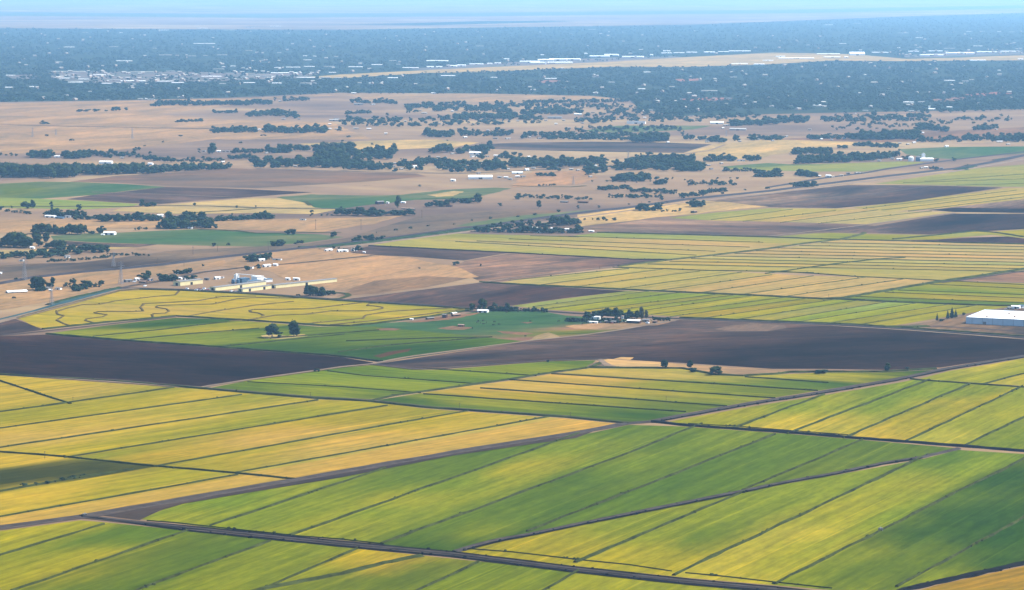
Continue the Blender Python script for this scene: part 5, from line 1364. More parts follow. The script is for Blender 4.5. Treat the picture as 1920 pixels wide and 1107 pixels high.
# --- other near buildings
barn('barn', 'barn', 'white roofed barn with a white gable at the top of the pasture', 906, 586, 12, 6, 2.3, 0.9, ANG_A + 0.15, M_WHITE, M_ROOFW, 2, 2)
for lb, x, y, L, D, hw, ang, wm, rm in (
        ('long white roofed open shed at the right front of the eastern farmstead', 1189, 606, 25, 10, 3.4, ANG_A + .05, M_BROWN, M_ROOFW),
        ('small white shed left of the middle of the eastern farmstead', 1112, 598.5, 12, 7, 3.2, ANG_A + .1, M_WHITE, M_ROOFW),
        ('bright white cottage in the middle back of the eastern farmstead', 1122, 599, 7, 6, 3.4, ANG_A, M_WHITE, M_ROOFW),
        ('pale long shed in the centre of the eastern farmstead', 1142, 600, 20, 8, 3.2, ANG_A + .05, M_TOWNW, M_TANR),
        ('brown walled barn with a tan roof in the eastern farmstead', 1156, 602, 15, 9, 4, ANG_A, M_BROWN, M_TANR),
        ('white house at the back right of the eastern farmstead', 1165, 598, 10, 8, 4, ANG_A + .2, M_WHITE, M_TANR),
        ('low dark shed at the front left of the eastern farmstead', 1145, 606, 22, 7, 2.4, ANG_A + .1, M_BROWN, M_GREY),
        ('flat pale trailer on the trampled ground of the eastern farmstead', 1113, 606.5, 16, 3, 2.2, ANG_A + .1, M_WHITE, M_ROOFW),
        ('grey shed at the right end of the eastern farmstead', 1212, 604, 13, 8, 3, ANG_A + .1, M_TANR, M_GREY),
        ('small brown hut at the far right of the eastern farmstead', 1228, 606, 8, 5, 2.6, ANG_A, M_BROWN, M_TANR),
        ('open cattle shelter with a pale roof in the pasture', 865, 612.5, 11, 6, 2.2, ANG_A + .1, M_BROWN, M_TANR),
        ('dark brown barn left of the white roofed barn', 834, 596, 8, 7, 4.2, ANG_A, M_BROWN, M_GREY),
        ('long low brown corral shed beside the contour field', 855, 593, 18, 6, 2.2, ANG_B, M_BROWN, M_TANR),
        ('small pale roofed shed among the corrals', 851, 590.5, 10, 6, 2.4, ANG_B, M_BROWN, M_ROOFW),
        ('low brown shed at the left end of the corrals', 806, 599, 16, 6, 2, ANG_B, M_BROWN, M_GREY),
        ('tiny white hut at the corner of the corrals', 772, 600, 6, 3, 1.6, ANG_A, M_WHITE, M_ROOFW),
        ('white cottage in front of the dark round grove', 610.5, 554, 6, 5, 3.2, ANG_A, M_WHITE, M_ROOFW),
        ('long low white roofed greenhouse at the left edge', 31, 549, 38, 14, 1.8, ANG_B - .25, M_GREY, M_ROOFW),
        ('grey roofed farmhouse beside the tall columnar trees', 84, 543, 18, 9, 3, ANG_A + .1, M_GREY, M_GREY),
        ('pale shed right of the thin upright tree at left', 110, 543.5, 11, 7, 2.6, ANG_A, M_WHITE, M_GREY),
        ('tiny white hut below the thin upright tree at left', 95, 546.5, 5, 4, 2.4, ANG_A, M_WHITE, M_ROOFW),
        ('grey metal shed at the edge of the junk yard', 240, 529, 14, 8, 3, ANG_B, M_GREY, M_GREY),
        ('white shed in the middle of the junk yard', 257, 526, 10, 6, 3, ANG_B, M_WHITE, M_ROOFW),
        ('brown low shed in front of the junk yard', 268, 530.5, 15, 6, 2.2, ANG_A, M_BROWN, M_TANR),
        ('pale cottage at the right of the junk yard', 282, 527, 7, 6, 3.4, ANG_B, M_WHITE, M_TANR),
        ('white outbuilding behind the small cream shed', 332, 514, 5, 5, 3.8, ANG_A, M_WHITE, M_ROOFW),
        ('small white shed left behind the small cream shed', 338, 524, 7, 5, 2.6, ANG_A, M_WHITE, M_ROOFW),
        ('white shed right behind the small cream shed', 348, 525, 9, 7, 3.4, ANG_B, M_WHITE, M_ROOFW),
        ('grey trailer between the small shed and the factory', 388, 525.5, 10, 4, 3, ANG_A, M_GREY, M_GREY),
        ('white shed with a pale roof left of the factory', 407, 524, 11, 7, 3.2, ANG_B, M_WHITE, M_ROOFW),
        ('pale low shed left of the factory', 415, 522, 10, 5, 2.6, ANG_B, M_WHITE, M_TANR),
        ('pale cottage above the factory', 470, 504, 11, 7, 3, ANG_A, M_WHITE, M_TANR),
        ('white farmhouse in the outbuildings above the factory', 500, 501, 15, 9, 3.2, ANG_B, M_WHITE, M_ROOFW),
        ('small white shed right of the outbuildings above the factory', 517, 499, 8, 6, 3, ANG_A, M_WHITE, M_ROOFW),
        ('white house under the tree clump above the factory', 490, 490, 13, 7, 3, ANG_B, M_WHITE, M_ROOFW),
        ('pale low shed right of the tree clump above the factory', 520, 488, 18, 6, 2.4, ANG_A, M_WHITE, M_TANR),
        ('white box trailer right of the factory', 540, 525.5, 9, 4, 3, ANG_A, M_WHITE, M_ROOFW),
        ('white tank trailer standing behind the longest cream shed', 556, 526, 13, 4.5, 3.4, ANG_A, M_WHITE, M_ROOFW),
        ('low white roofed shed on the road left of the gold field', 616, 471, 15, 8, 2.4, ANG_B, M_WHITE, M_ROOFW),
        ('white house at the left of the roadside farmyard', 637, 473, 10, 7, 3.2, ANG_B, M_WHITE, M_ROOFW),
        ('white shed in the middle of the roadside farmyard', 647, 472.5, 11, 8, 3, ANG_A, M_WHITE, M_ROOFW),
        ('white gabled barn at the right of the roadside farmyard', 664, 471, 9, 9, 4, ANG_B, M_WHITE, M_ROOFW),
        ('pale tank at the right end of the roadside farmyard', 683, 474.5, 5, 3, 2, ANG_A, M_WHITE, M_ROOFW),
        ('white arched barn at the right end of the long grove', 206, 440.5, 22, 14, 4, ANG_A + .2, M_WHITE, M_ROOFW),
        ('low white shed in front of the white arched barn', 193, 441.5, 7, 4, 1.8, ANG_A, M_WHITE, M_ROOFW),
        ('white cottage at the front of the big left grove', 61, 466.5, 9, 6, 2.6, ANG_A, M_WHITE, M_ROOFW),
        ('pale house among the trees of the big left grove', 66, 455, 10, 7, 4, ANG_B, M_WHITE, M_TANR),
        ('small white hut at the left edge in front of the grove', 11, 454, 5, 4, 3.5, ANG_A, M_WHITE, M_ROOFW),
        ('pale cottage inside the orchard strip', 41, 490, 9, 6, 2.8, ANG_A, M_WHITE, M_TANR),
        ('pale house in the middle of the orchard strip', 126, 484, 10, 7, 3.6, ANG_B, M_WHITE, M_GREY),
        ('tiny white shed on the dry ground at the left edge', 1, 514, 5, 4, 2.4, ANG_A, M_WHITE, M_ROOFW),
        ('pale long house among the row above the left houses', 95, 408, 22, 10, 3, ANG_A, M_WHITE, M_ROOFW),
        ('teal roofed shed in the row above the left houses', 112, 410, 18, 8, 2.4, ANG_A, M_BLUE, M_BLUE),
        ('pale cottage in the row above the left houses', 128, 408, 12, 8, 3, ANG_A, M_WHITE, M_GREY),
        ('white shed at the right end of the long hedge at left centre', 300, 407, 12, 8, 4, ANG_B, M_WHITE, M_ROOFW),
        ('pale sheds between the two upper groves', 336, 412, 13, 8, 2.6, ANG_B, M_WHITE, M_TANR),
        ('white cottage at the front of the big grove above the irrigated field', 357, 429, 9, 6, 2.4, ANG_A, M_WHITE, M_ROOFW),
        ('low white house in the row right of the big grove', 452, 412, 16, 7, 2.6, ANG_A, M_WHITE, M_TANR),
        ('white shed near the end of the row right of the big grove', 467, 410, 10, 6, 2.6, ANG_A, M_WHITE, M_ROOFW),
        ('flat white trailer on the dry ground below the teal field', 568, 413, 12, 5, 2, ANG_A, M_WHITE, M_GREY),
        ('white roofed shed inside the clump right of the teal field', 700, 403, 16, 9, 3, ANG_A, M_WHITE, M_ROOFW),
        ('dark roofed barn on the teal field edge', 712, 383, 16, 12, 5, ANG_B, M_BROWN, M_GREY),
        ('small white tank beside the dark roofed barn', 727, 382, 5, 4, 3, ANG_A, M_WHITE, M_ROOFW),
        ('white cottage behind the tall lone tree', 756, 381, 10, 6, 2.4, ANG_A, M_WHITE, M_ROOFW),
        ('long low shed right of the tall lone tree', 765, 393, 26, 8, 2.2, ANG_A, M_GREY, M_TANR),
        ('brown roofed cottage right of the tall lone tree', 842, 388, 12, 7, 2.8, ANG_A, M_BROWN, M_BROWN),
        ('white house in the front part of the railway grove', 1000, 430, 17, 8, 3, ANG_A, M_WHITE, M_ROOFW),
        ('white roofed shed at the bottom of the railway grove', 1011, 437, 12, 7, 3, ANG_A, M_WHITE, M_ROOFW),
        ('white cottage at the middle right of the railway grove', 1038, 431, 10, 7, 2.8, ANG_A, M_WHITE, M_ROOFW),
        ('white house at the right end of the railway grove', 1065, 433, 11, 8, 3.4, ANG_A, M_WHITE, M_ROOFW),
        ('flat white trailer right of the railway grove', 1109, 435, 10, 5, 2, ANG_A, M_WHITE, M_ROOFW),
        ('brown hut on the golden strip beside the railway', 1301, 399.5, 12, 8, 3.4, ANG_B, M_BROWN, M_TANR),
        ('low brown shed under the trees on the plain', 1093, 381, 20, 8, 2.4, ANG_A, M_BROWN, M_BROWN),
        ('dark low shed on the plain left of the creek', 1058, 380, 15, 8, 2.2, ANG_A, M_BROWN, M_GREY),
        ('white shed behind the warehouse at the right edge', 1905, 579, 16, 8, 3.4, ANG_A, M_WHITE, M_ROOFW),
        ('grey trailer behind the warehouse at the right edge', 1893, 580.5, 10, 4, 2.6, ANG_B, M_GREY, M_GREY),
        ('blue roofed shed behind the warehouse at the right edge', 1917, 577, 12, 6, 3, ANG_A, M_WHITE, M_BLUE)):
    L, D, hw = max(3.5, L / scale_at(y)), D * 0.62, hw * 0.85
    nm = 'house' if ('house' in lb or 'cottage' in lb) else 'barn' if 'barn' in lb else 'trailer' if 'trailer' in lb else 'hut' if 'hut' in lb else 'greenhouse' if 'greenhouse' in lb else 'shed'
    if 'greenhouse' in lb:
        nm = 'greenhouse'
    barn(nm, nm, lb, x, y, L, D, hw, D * 0.16, ang, wm, rm, 1 if L < 14 else 2, 2 if nm == 'house' else 0)

# --- far farm and village buildings (position, width in photo pixels)
T1 = [(0, 640, 812, 70, 'pale barn inside the far left farm grove'), (0, 1190, 882, 150, 'long bright white shed above the far left windbreak'), (0, 1690, 893, 60, 'white barn right of the long bright shed above the windbreak'), (0, 1370, 822, 40, ''),
      (0, 365, 25, 30, ''), (0, 1015, 78, 25, ''), (0, 1210, 175, 30, ''), (0, 1560, 160, 30, ''), (0, 1640, 158, 30, ''), (1, 110, 140, 50, ''), (1, 235, 148, 40, ''), (1, 1225, 185, 30, ''), (1, 1265, 385, 50, ''), (1, 1440, 385, 30, ''),
      (1, 1860, 385, 80, ''), (1, 1830, 402, 120, ''), (1, 995, 506, 25, ''), (1, 1038, 506, 30, ''), (1, 1785, 445, 40, ''), (1, 1790, 497, 30, ''), (1, 1857, 498, 30, ''), (1, 375, 747, 30, ''), (1, 540, 752, 34, 'white cottage just right of the biggest round tree'),
      (1, 600, 750, 20, ''), (1, 645, 750, 36, ''), (1, 585, 870, 30, ''), (1, 1640, 822, 40, ''), (1, 1395, 917, 30, ''), (1, 1450, 917, 25, ''), (1, 1075, 767, 30, ''), (2, 145, 95, 20, ''), (2, 195, 222, 120, ''), (2, 355, 222, 70, ''),
      (2, 930, 320, 80, ''), (2, 885, 292, 25, ''), (2, 1100, 440, 50, ''), (2, 1245, 300, 20, ''), (2, 720, 412, 40, ''), (2, 1645, 514, 45, ''), (2, 1390, 592, 60, ''), (2, 1730, 602, 70, ''), (2, 1870, 607, 80, ''), (2, 1255, 747, 60, ''),
      (2, 1245, 777, 40, ''), (2, 1450, 752, 40, ''), (2, 1500, 777, 130, 'long white shed high in the far village'), (2, 1490, 806, 100, 'white shed with a gable below the long village shed'), (2, 1640, 806, 40, ''), (2, 1735, 799, 60, ''), (2, 1088, 817, 20, ''),
      (2, 1165, 822, 20, ''), (2, 1475, 862, 40, ''), (2, 1600, 872, 60, ''), (2, 1475, 900, 35, ''), (2, 600, 887, 30, ''), (2, 590, 917, 40, ''), (2, 823, 925, 50, 'white block shaped house at the lower edge of the village'), (2, 1095, 928, 65, 'white house left of the village trees at the lower edge'),
      (2, 675, 948, 60, ''), (2, 1205, 942, 25, ''), (2, 1410, 925, 20, ''), (2, 1540, 995, 20, ''), (2, 1870, 950, 50, ''), (2, 1850, 885, 50, ''), (2, 1560, 1052, 270, 'very long white roofed shed below the village'), (2, 1255, 1078, 48, 'lone white trailer on the field left of the long village shed'),
      (2, 1780, 1040, 60, ''), (2, 1850, 1045, 60, ''), (2, 1895, 1060, 60, ''), (2, 130, 820, 40, ''), (2, 190, 767, 30, ''), (2, 355, 777, 25, ''), (2, 570, 780, 30, ''), (2, 500, 550, 30, ''), (2, 310, 497, 60, ''), (2, 165, 494, 70, ''),
      (3, 945, 97, 40, ''), (3, 1800, 24, 50, ''), (3, 1560, 288, 50, ''), (3, 1470, 297, 25, ''), (3, 910, 314, 55, ''), (3, 740, 337, 100, ''), (3, 480, 374, 190, ''), (3, 380, 402, 40, ''), (3, 495, 440, 25, ''), (3, 580, 400, 30, ''),
      (3, 790, 432, 45, ''), (3, 1395, 432, 210, 'long white roofed shed above the green park strip'), (3, 1195, 387, 30, ''), (3, 1490, 372, 40, ''), (3, 195, 592, 40, ''), (3, 300, 602, 25, ''), (3, 335, 530, 35, ''), (3, 645, 489, 25, ''), (3, 1705, 552, 22, ''),
      (3, 1750, 650, 18, ''), (3, 165, 960, 42, 'white box shaped barn right of the village'), (3, 60, 995, 120, 'low white shed at the right of the very long village shed'), (3, 60, 1035, 60, ''), (3, 125, 1035, 70, ''), (3, 240, 937, 60, ''), (3, 665, 952, 35, ''),
      (3, 740, 962, 30, ''), (3, 935, 914, 25, ''), (3, 955, 955, 35, ''), (3, 880, 1035, 50, ''), (3, 1270, 872, 22, ''), (3, 1900, 162, 40, ''), (3, 65, 407, 25, ''), (3, 185, 812, 20, ''), (4, 1005, 240, 45, ''), (4, 1475, 234, 25, ''),
      (4, 1540, 230, 50, ''), (4, 1590, 247, 40, ''), (4, 490, 213, 40, ''), (4, 505, 157, 90, ''), (4, 350, 157, 60, ''), (4, 100, 350, 60, ''), (4, 385, 435, 150, 'large white arched hall at the end of the green park strip'), (4, 490, 457, 80, ''), (4, 450, 489, 35, ''),
      (4, 620, 506, 220, ''), (4, 1243, 352, 22, ''), (4, 1425, 505, 50, ''), (4, 845, 617, 25, ''), (4, 1010, 630, 25, ''), (4, 640, 636, 20, ''), (4, 1165, 581, 40, ''), (4, 1555, 614, 20, ''), (4, 1670, 620, 25, ''), (4, 1810, 607, 25, ''),
      (4, 1405, 777, 22, ''), (4, 655, 852, 85, 'pink roofed farmhouse in the row beside the green field'), (4, 435, 884, 30, ''), (4, 280, 905, 70, ''), (4, 1635, 1030, 62, 'pale block shaped shed at the roadside right of the clump'), (4, 1530, 1028, 30, ''),
      (4, 1860, 998, 28, ''), (4, 1785, 1023, 30, ''), (4, 1680, 1037, 25, ''), (4, 160, 617, 35, ''), (4, 275, 622, 50, ''), (4, 275, 642, 55, ''), (4, 320, 947, 20, ''), (5, 20, 327, 40, ''), (5, 135, 292, 70, ''), (5, 650, 296, 50, ''),
      (5, 735, 300, 15, ''), (5, 875, 280, 60, ''), (5, 1075, 255, 40, ''), (5, 600, 192, 50, ''), (5, 1510, 602, 35, ''), (5, 1555, 602, 30, ''), (5, 1640, 642, 80, ''), (5, 1735, 670, 60, ''), (5, 1905, 624, 30, ''), (5, 1605, 505, 20, ''),
      (5, 1045, 695, 42, 'lone white shed above the far silos'), (5, 520, 657, 30, ''), (5, 610, 670, 20, ''), (5, 680, 652, 60, ''), (5, 755, 542, 90, ''), (5, 440, 832, 40, ''), (5, 515, 842, 60, 'white arched barn left of the far silos'), (5, 765, 937, 25, ''),
      (5, 815, 932, 25, ''), (5, 990, 942, 35, ''), (5, 35, 994, 25, ''), (5, 65, 994, 20, ''), (5, 90, 994, 25, ''), (5, 290, 855, 50, '')]


def district(x, y):
    side = 'at the left' if x < 480 else 'left of centre' if x < 840 else 'in the centre' if x < 1200 else 'right of centre' if x < 1560 else 'at the right'
    if y > 286:
        return 'in the nearer villages ' + side
    if y > 225:
        return 'among the hazy farms ' + side
    return 'in the far scattered settlement ' + side


BLD = []
for t, zx, zy, wz, lb in T1:
    x, y = tile(t, zx, zy)
    wpx = wz / 5.984
    L = max(9.0, wpx / scale_at(y))
    D = min(max(7.0, L * 0.5), 22)
    hw = 3.2 if L < 25 else 4.2
    ang = random.choice([0.05, ANG_A + 0.25, -0.1]) if L > 22 else random.choice([ANG_A, ANG_B, 0.1])
    rm = M_ROOFW if random.random() < 0.8 else M_GREY
    if 'pink' in lb:
        rm = M_TANR
    nm = 'house' if L < 20 else 'shed'
    BLD.append((x, y, wpx))
    if lb:
        hut('barn' if 'barn' in lb else 'hall' if 'hall' in lb else nm, 'barn' if 'barn' in lb else 'hall' if 'hall' in lb else nm, lb, x, y, L, D * .7, hw, D * .14, ang, M_WHITE, rm)
    else:
        dd = district(x, y)
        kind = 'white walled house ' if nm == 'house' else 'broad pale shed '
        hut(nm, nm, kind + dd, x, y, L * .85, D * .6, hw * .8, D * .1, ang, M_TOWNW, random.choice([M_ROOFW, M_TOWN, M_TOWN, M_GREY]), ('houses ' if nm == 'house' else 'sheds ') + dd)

# --- grain silos at upper right
sil = empty('grain_elevator', P(1737, 302.5), 0)
tag(sil, 'white grain elevator with a tall headhouse beside two big round bins', 'grain elevator')
mb = MB(); mb.box(-9, 4, 0, -2, 11, 15); mb.box(-7, 5, 15.004, -4, 9, 17); mb.build('headhouse', M_WHITE, sil)
wv, wf, rv, rfc = gable_parts(28, 14, 5, 2)
mesh_obj('hall', wv, wf, M_WHITE, sil); mesh_obj('hall_roof', rv, rfc, M_ROOFW, sil)
mb = MB(); mb.tube((-7, 7, 16.5), (-20, 6, 10), 0.5); mb.build('conveyor', M_STEEL, sil)
for (xx, mt, lb) in ((1708, M_WHITE, 'silver round grain bin, left of the two beside the elevator'), (1722, M_BLUE, 'dark round grain bin, right of the two beside the elevator')):
    e = empty('grain_bin', P(xx, 302.5), 0)
    tag(e, lb, 'grain bin')
    mb = MB(); mb.tube((0, 0, 0), (0, 0, 8.5), 6, 6, 24); mb.build('wall', mt, e)
    mb = MB(); mb.tube((0, 0, 8.504), (0, 0, 11), 6.2, 0.5, 24); mb.build('roof', M_GREY if mt is M_BLUE else M_WHITE, e)
    mb = MB(); mb.box(5.9, -.3, 0, 6.4, .3, 8.5); mb.build('ladder', M_STEEL, e)

# --- town and airfield buildings: (x, y, width, height) in photo pixels
def mid(zx, zy, wz, hz=6, x0=0):
    return (x0 + zx / 3.0, zy / 3.0, wz / 3.0, hz / 3.0)


TOWN = [mid(*a) for a in ((385, 406, 190, 5), (800, 408, 130, 6), (960, 404, 50), (370, 445, 90, 8), (470, 450, 60), (430, 467, 90), (640, 455, 80), (750, 460, 140, 8), (930, 462, 90, 8), (1000, 470, 70), (1190, 434, 110, 7),
                         (1395, 434, 60), (1480, 428, 100), (1610, 414, 170, 5), (1720, 440, 100), (1870, 412, 40), (1400, 470, 70), (1560, 472, 60), (1720, 472, 70), (930, 313, 70, 7), (1150, 248, 120, 4), (1480, 343, 22), (1715, 319, 24, 8),
                         (1730, 341, 44, 4), (700, 346, 90, 4), (330, 352, 40), (1140, 161, 60, 3), (1410, 156, 50, 3), (320, 162, 120, 3), (520, 163, 100, 3), (700, 164, 90, 3), (50, 496, 40), (180, 492, 22), (510, 519, 14), (1010, 551, 26), (600, 474, 60),
                         (790, 561, 22), (850, 564, 40), (1080, 318, 40), (1155, 316, 22), (1250, 312, 60, 3), (1400, 288, 40, 3), (1570, 300, 24, 3), (870, 275, 20), (640, 266, 50, 3), (390, 268, 60, 3), (1890, 322, 20), (1770, 320, 14), (60, 428, 50), (1250, 475, 40),
                         (1830, 440, 60), (1900, 442, 40), (560, 425, 70), (1650, 382, 80, 5), (1560, 384, 40), (1740, 378, 60), (1850, 378, 60), (1230, 392, 60), (1310, 376, 30), (480, 185, 30, 3), (680, 187, 20, 3), (920, 172, 60, 3), (1290, 172, 60, 3), (1550, 150, 60, 3), (1620, 188, 20, 3))]
TOWN += [mid(*a, x0=640) for a in ((80, 380, 80, 6), (200, 368, 60), (320, 366, 20, 8), (390, 386, 90, 9), (500, 381, 40, 9), (550, 381, 36, 9), (625, 377, 50, 11), (675, 374, 50, 11), (760, 364, 80, 4), (835, 362, 30, 8), (880, 360, 36, 8),
                                   (930, 335, 30, 3), (1060, 352, 110, 10), (1150, 345, 90, 14), (1220, 342, 100, 14), (1300, 340, 90, 12), (1180, 356, 240, 8), (1130, 312, 12, 6), (1375, 306, 12, 8), (1450, 322, 120, 10), (1520, 315, 80, 12), (1640, 324, 120, 9),
                                   (1745, 314, 14, 9), (1685, 282, 24, 6), (1830, 290, 40, 6), (1830, 302, 60, 6), (1900, 300, 60, 5), (540, 345, 120, 3), (290, 345, 40, 4), (780, 262, 40, 3), (1390, 150, 50, 3), (1410, 168, 40, 3), (830, 133, 14, 3),
                                   (290, 442, 60, 5), (100, 470, 26), (167, 472, 22), (600, 430, 80, 7), (1520, 467, 34, 7), (1430, 527, 26), (1720, 410, 40), (1690, 505, 40, 4), (1860, 492, 30), (1180, 446, 70, 5), (1430, 437, 40), (860, 440, 40), (70, 528, 12, 9), (520, 528, 20))]
TOWN += [mid(*a, x0=1280) for a in ((50, 298, 60, 6), (150, 298, 60, 8), (230, 294, 60, 5), (320, 290, 120, 4), (550, 322, 50, 7), (640, 330, 200, 6), (480, 344, 60, 5), (320, 362, 90, 6), (430, 365, 60, 4), (840, 324, 90, 6), (920, 326, 20, 9),
                                    (980, 312, 84, 24), (820, 306, 130, 4), (1110, 298, 90, 5), (1215, 272, 16, 6), (1300, 292, 60, 4), (1400, 314, 130, 9), (1560, 304, 160, 10), (1710, 296, 110, 7), (1840, 292, 100, 5), (1660, 343, 90, 5), (1590, 464, 36, 14),
                                    (1625, 452, 30, 5), (1500, 457, 60, 5), (285, 438, 40, 4), (1030, 424, 14, 6), (1690, 179, 16, 5), (1610, 180, 30, 3), (1780, 180, 20, 3), (1850, 182, 30, 3), (780, 601, 60, 5), (500, 602, 26, 7), (1287, 630, 26, 9),
                                    (1400, 618, 40, 3), (900, 248, 40, 3), (705, 257, 10, 6), (820, 142, 50, 3), (980, 134, 40, 3), (1330, 270, 30, 5), (1270, 580, 60, 6), (1340, 578, 40, 4), (1500, 608, 22, 5), (150, 515, 90, 6), (360, 545, 10, 8), (990, 528, 20, 4), (1780, 400, 10, 8),
                                    (1900, 336, 30, 4), (1420, 290, 80, 4), (1500, 275, 60, 3), (1660, 262, 50, 3), (1240, 188, 60, 3), (1330, 215, 40, 3))]
for i, (x, y, wpx, hpx) in enumerate(TOWN):
    sc_ = scale_at(y)
    L = max(16.0, wpx / sc_)
    hh = max(4.0, 0.8 * hpx / sc_)
    hh = min(hh, 26 if hpx < 7 else 40)
    D = min(max(14.0, L * 0.45), 70)
    BLD.append((x, y, wpx))
    side = 'at far left' if x < 320 else 'left of centre' if x < 700 else 'near the centre' if x < 1130 else 'right of centre' if x < 1560 else 'at far right'
    if hpx >= 7.5:
        hut('hangar', 'hangar', 'biggest pale domed building on the airfield, towering at far right', x, y, L, 60, hh * 0.45, hh * 0.55, 0.0, M_WHITE, M_ROOFW)
    elif 96 < y < 130 and x > 780:
        hut('hangar', 'hangar', 'white hangar or hall along the far side of the airfield ' + side, x, y, L, D, hh * .8, hh * .25, random.uniform(-.15, .1), M_WHITE, M_ROOFW, 'airfield halls ' + side)
    else:
        band = 'beyond the middle of the town ' if y < 100 else 'in the bright row of the town ' if y < 160 else 'near the near edge of the town '
        hut('town_building', 'building', 'pale flat building ' + band + side, x, y, L, D * .8, hh * .7, 0.8, random.uniform(-.15, .15), M_TOWNW, random.choice([M_TOWN, M_ROOFW]), 'buildings ' + band + side)

# the smaller trees, kept clear of the farm buildings
items = []
for hp, x, y, wf, kind, label, group in REST:
    if any(-2.5 < y - by < 7.0 and abs(x - bx) < bw * 0.5 + 3.0 for bx, by, bw in BLD):
        continue
    p = P(x, y)
    hm = hp / scale_at(y)
    items.append((p.x, p.y, hm * wf * 1.7, hm * random.uniform(0.85, 1.55)))
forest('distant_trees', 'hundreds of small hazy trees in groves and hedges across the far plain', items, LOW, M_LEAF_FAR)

# the control tower and a white tower in the trees
for (x, y, hp, lb) in ((1023, 121, 7, 'thin white control tower in front of the airfield halls'), (1742, 205.5, 7, 'slim white tower among the trees at upper right')):
    hm = hp / scale_at(y)
    mb = MB(); mb.tube((0, 0, 0), (0, 0, hm * .8), 3, 2.4, 10); mb.tube((0, 0, hm * .8), (0, 0, hm), 4, 4.4, 10)
    o = mb.build('tower', M_WHITE); o.location = P(x, y)
    tag(o, lb, 'tower')

# --- the town's woods, standing apart where buildings and the airfield are
def inside(x, y, poly):
    c = False
    j = len(poly) - 1
    for i in range(len(poly)):
        xi, yi = poly[i]
        xj, yj = poly[j]
        if (yi > y) != (yj > y) and x < (xj - xi) * (y - yi) / (yj - yi) + xi:
            c = not c
        j = i
    return c


AIR = [(540, 147), (640, 139), (800, 131), (973, 123), (1130, 116), (1280, 107), (1450, 97), (1600, 99), (1700, 109), (1800, 106), (2000, 99), (2000, 116), (1800, 117), (1700, 118), (1560, 117), (1440, 124), (1280, 128), (1140, 129), (1000, 133), (900, 138), (800, 139), (640, 149)]
TOWNP = [(-40, 53), (300, 57), (640, 58), (960, 53), (1280, 49), (1700, 33), (2000, 22), (2000, 203), (1740, 214), (1550, 210), (1430, 207), (1280, 216), (1200, 203), (1180, 188), (1110, 181), (920, 177), (640, 176), (420, 184), (200, 189), (-40, 193)]
CLEAR = [[(90, 138), (200, 135), (330, 136), (480, 138), (600, 140), (560, 149), (420, 154), (300, 157), (180, 158), (100, 152)], [(10, 143), (60, 141), (80, 147), (30, 152)], [(1000, 153), (1040, 151), (1060, 155), (1020, 159)],
         [(1265, 150), (1310, 148), (1315, 153), (1275, 156)], [(1275, 187), (1330, 184), (1375, 185), (1360, 192), (1290, 193)], [(1745, 188), (1800, 183), (1820, 185), (1790, 193), (1755, 194)],
         [(1800, 179), (1880, 173), (1900, 178), (1830, 185)], [(1690, 104), (1800, 97), (1990, 93), (1990, 103), (1800, 109), (1700, 112)], [(760, 130), (860, 123), (980, 116), (1100, 110), (1260, 105), (1280, 110), (1130, 119), (973, 126), (800, 134)]]
grid = {}
for (x, y, wpx) in BLD:
    if y < 225:
        grid.setdefault(int(y) // 8, []).append((x, y, wpx))
items = []
tries = 0
while len(items) < 18000 and tries < 120000:
    tries += 1
    x, y = random.uniform(-40, 1960), random.uniform(22, 216)
    if not inside(x, y, TOWNP) or inside(x, y, AIR):
        continue
    nz = noise.noise(Vector((x / 70, y / 7, 1.7))) + 0.6 * noise.noise(Vector((x / 24, y / 3.5, 9.1)))
    if nz > 0.42 and y > 60:
        continue
    if random.random() < 0.55 and any(inside(x, y, c) for c in CLEAR):
        continue
    bad = False
    for gk in (int(y) // 8, int(y) // 8 - 1):
        for (bx, by, bw) in grid.get(gk, ()):
            if -1.5 < y - by < 6.5 and abs(x - bx) < bw * 0.5 + 2.0:
                bad = True
    if bad:
        continue
    p = P(x, y)
    hm = random.uniform(8, 17)
    items.append((p.x, p.y, hm * random.uniform(1.3, 2.1), hm))
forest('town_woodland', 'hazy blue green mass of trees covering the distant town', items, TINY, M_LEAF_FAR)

# uncountable small roofs showing between those trees
mb = MB()
for k_ in range(450):
    x, y = random.uniform(-20, 1940), random.uniform(60, 212)
    if k_ > 330:
        x, y = (random.uniform(95, 600), random.uniform(136, 157)) if k_ < 415 else (random.uniform(1650, 1930), random.uniform(94, 108))
    if not inside(x, y, TOWNP) or inside(x, y, AIR):
        continue
    p = P(x, y)
    L, D, h_ = random.uniform(8, 20), random.uniform(7, 12), random.uniform(4, 6)
    a = random.choice([0.1, 0.6, 1.2])
    ca, sa = math.cos(a), math.sin(a)
    wv, wf, rv, rfc = gable_parts(L, D, h_, 2.0, .3, .2)
    mb.add([(p.x + vx * ca - vy * sa, p.y + vx * sa + vy * ca, vz + 3) for vx, vy, vz in wv], wf, 0)
    mb.add([(p.x + vx * ca - vy * sa, p.y + vx * sa + vy * ca, vz + 3) for vx, vy, vz in rv], rfc, 1)
o = mb.build('distant_roofs', [M_TANR, M_TOWN])
o['kind'] = 'stuff'
o['label'] = 'tiny pale roofs scattered through the distant town'
#PART4
# ================================================================== PYLONS, POLES, VEHICLES, CATTLE
def copy_tree(o, parent=None):
    c = o.copy()
    link(c, parent)
    for ch in list(o.children):
        copy_tree(ch, c)
    return c


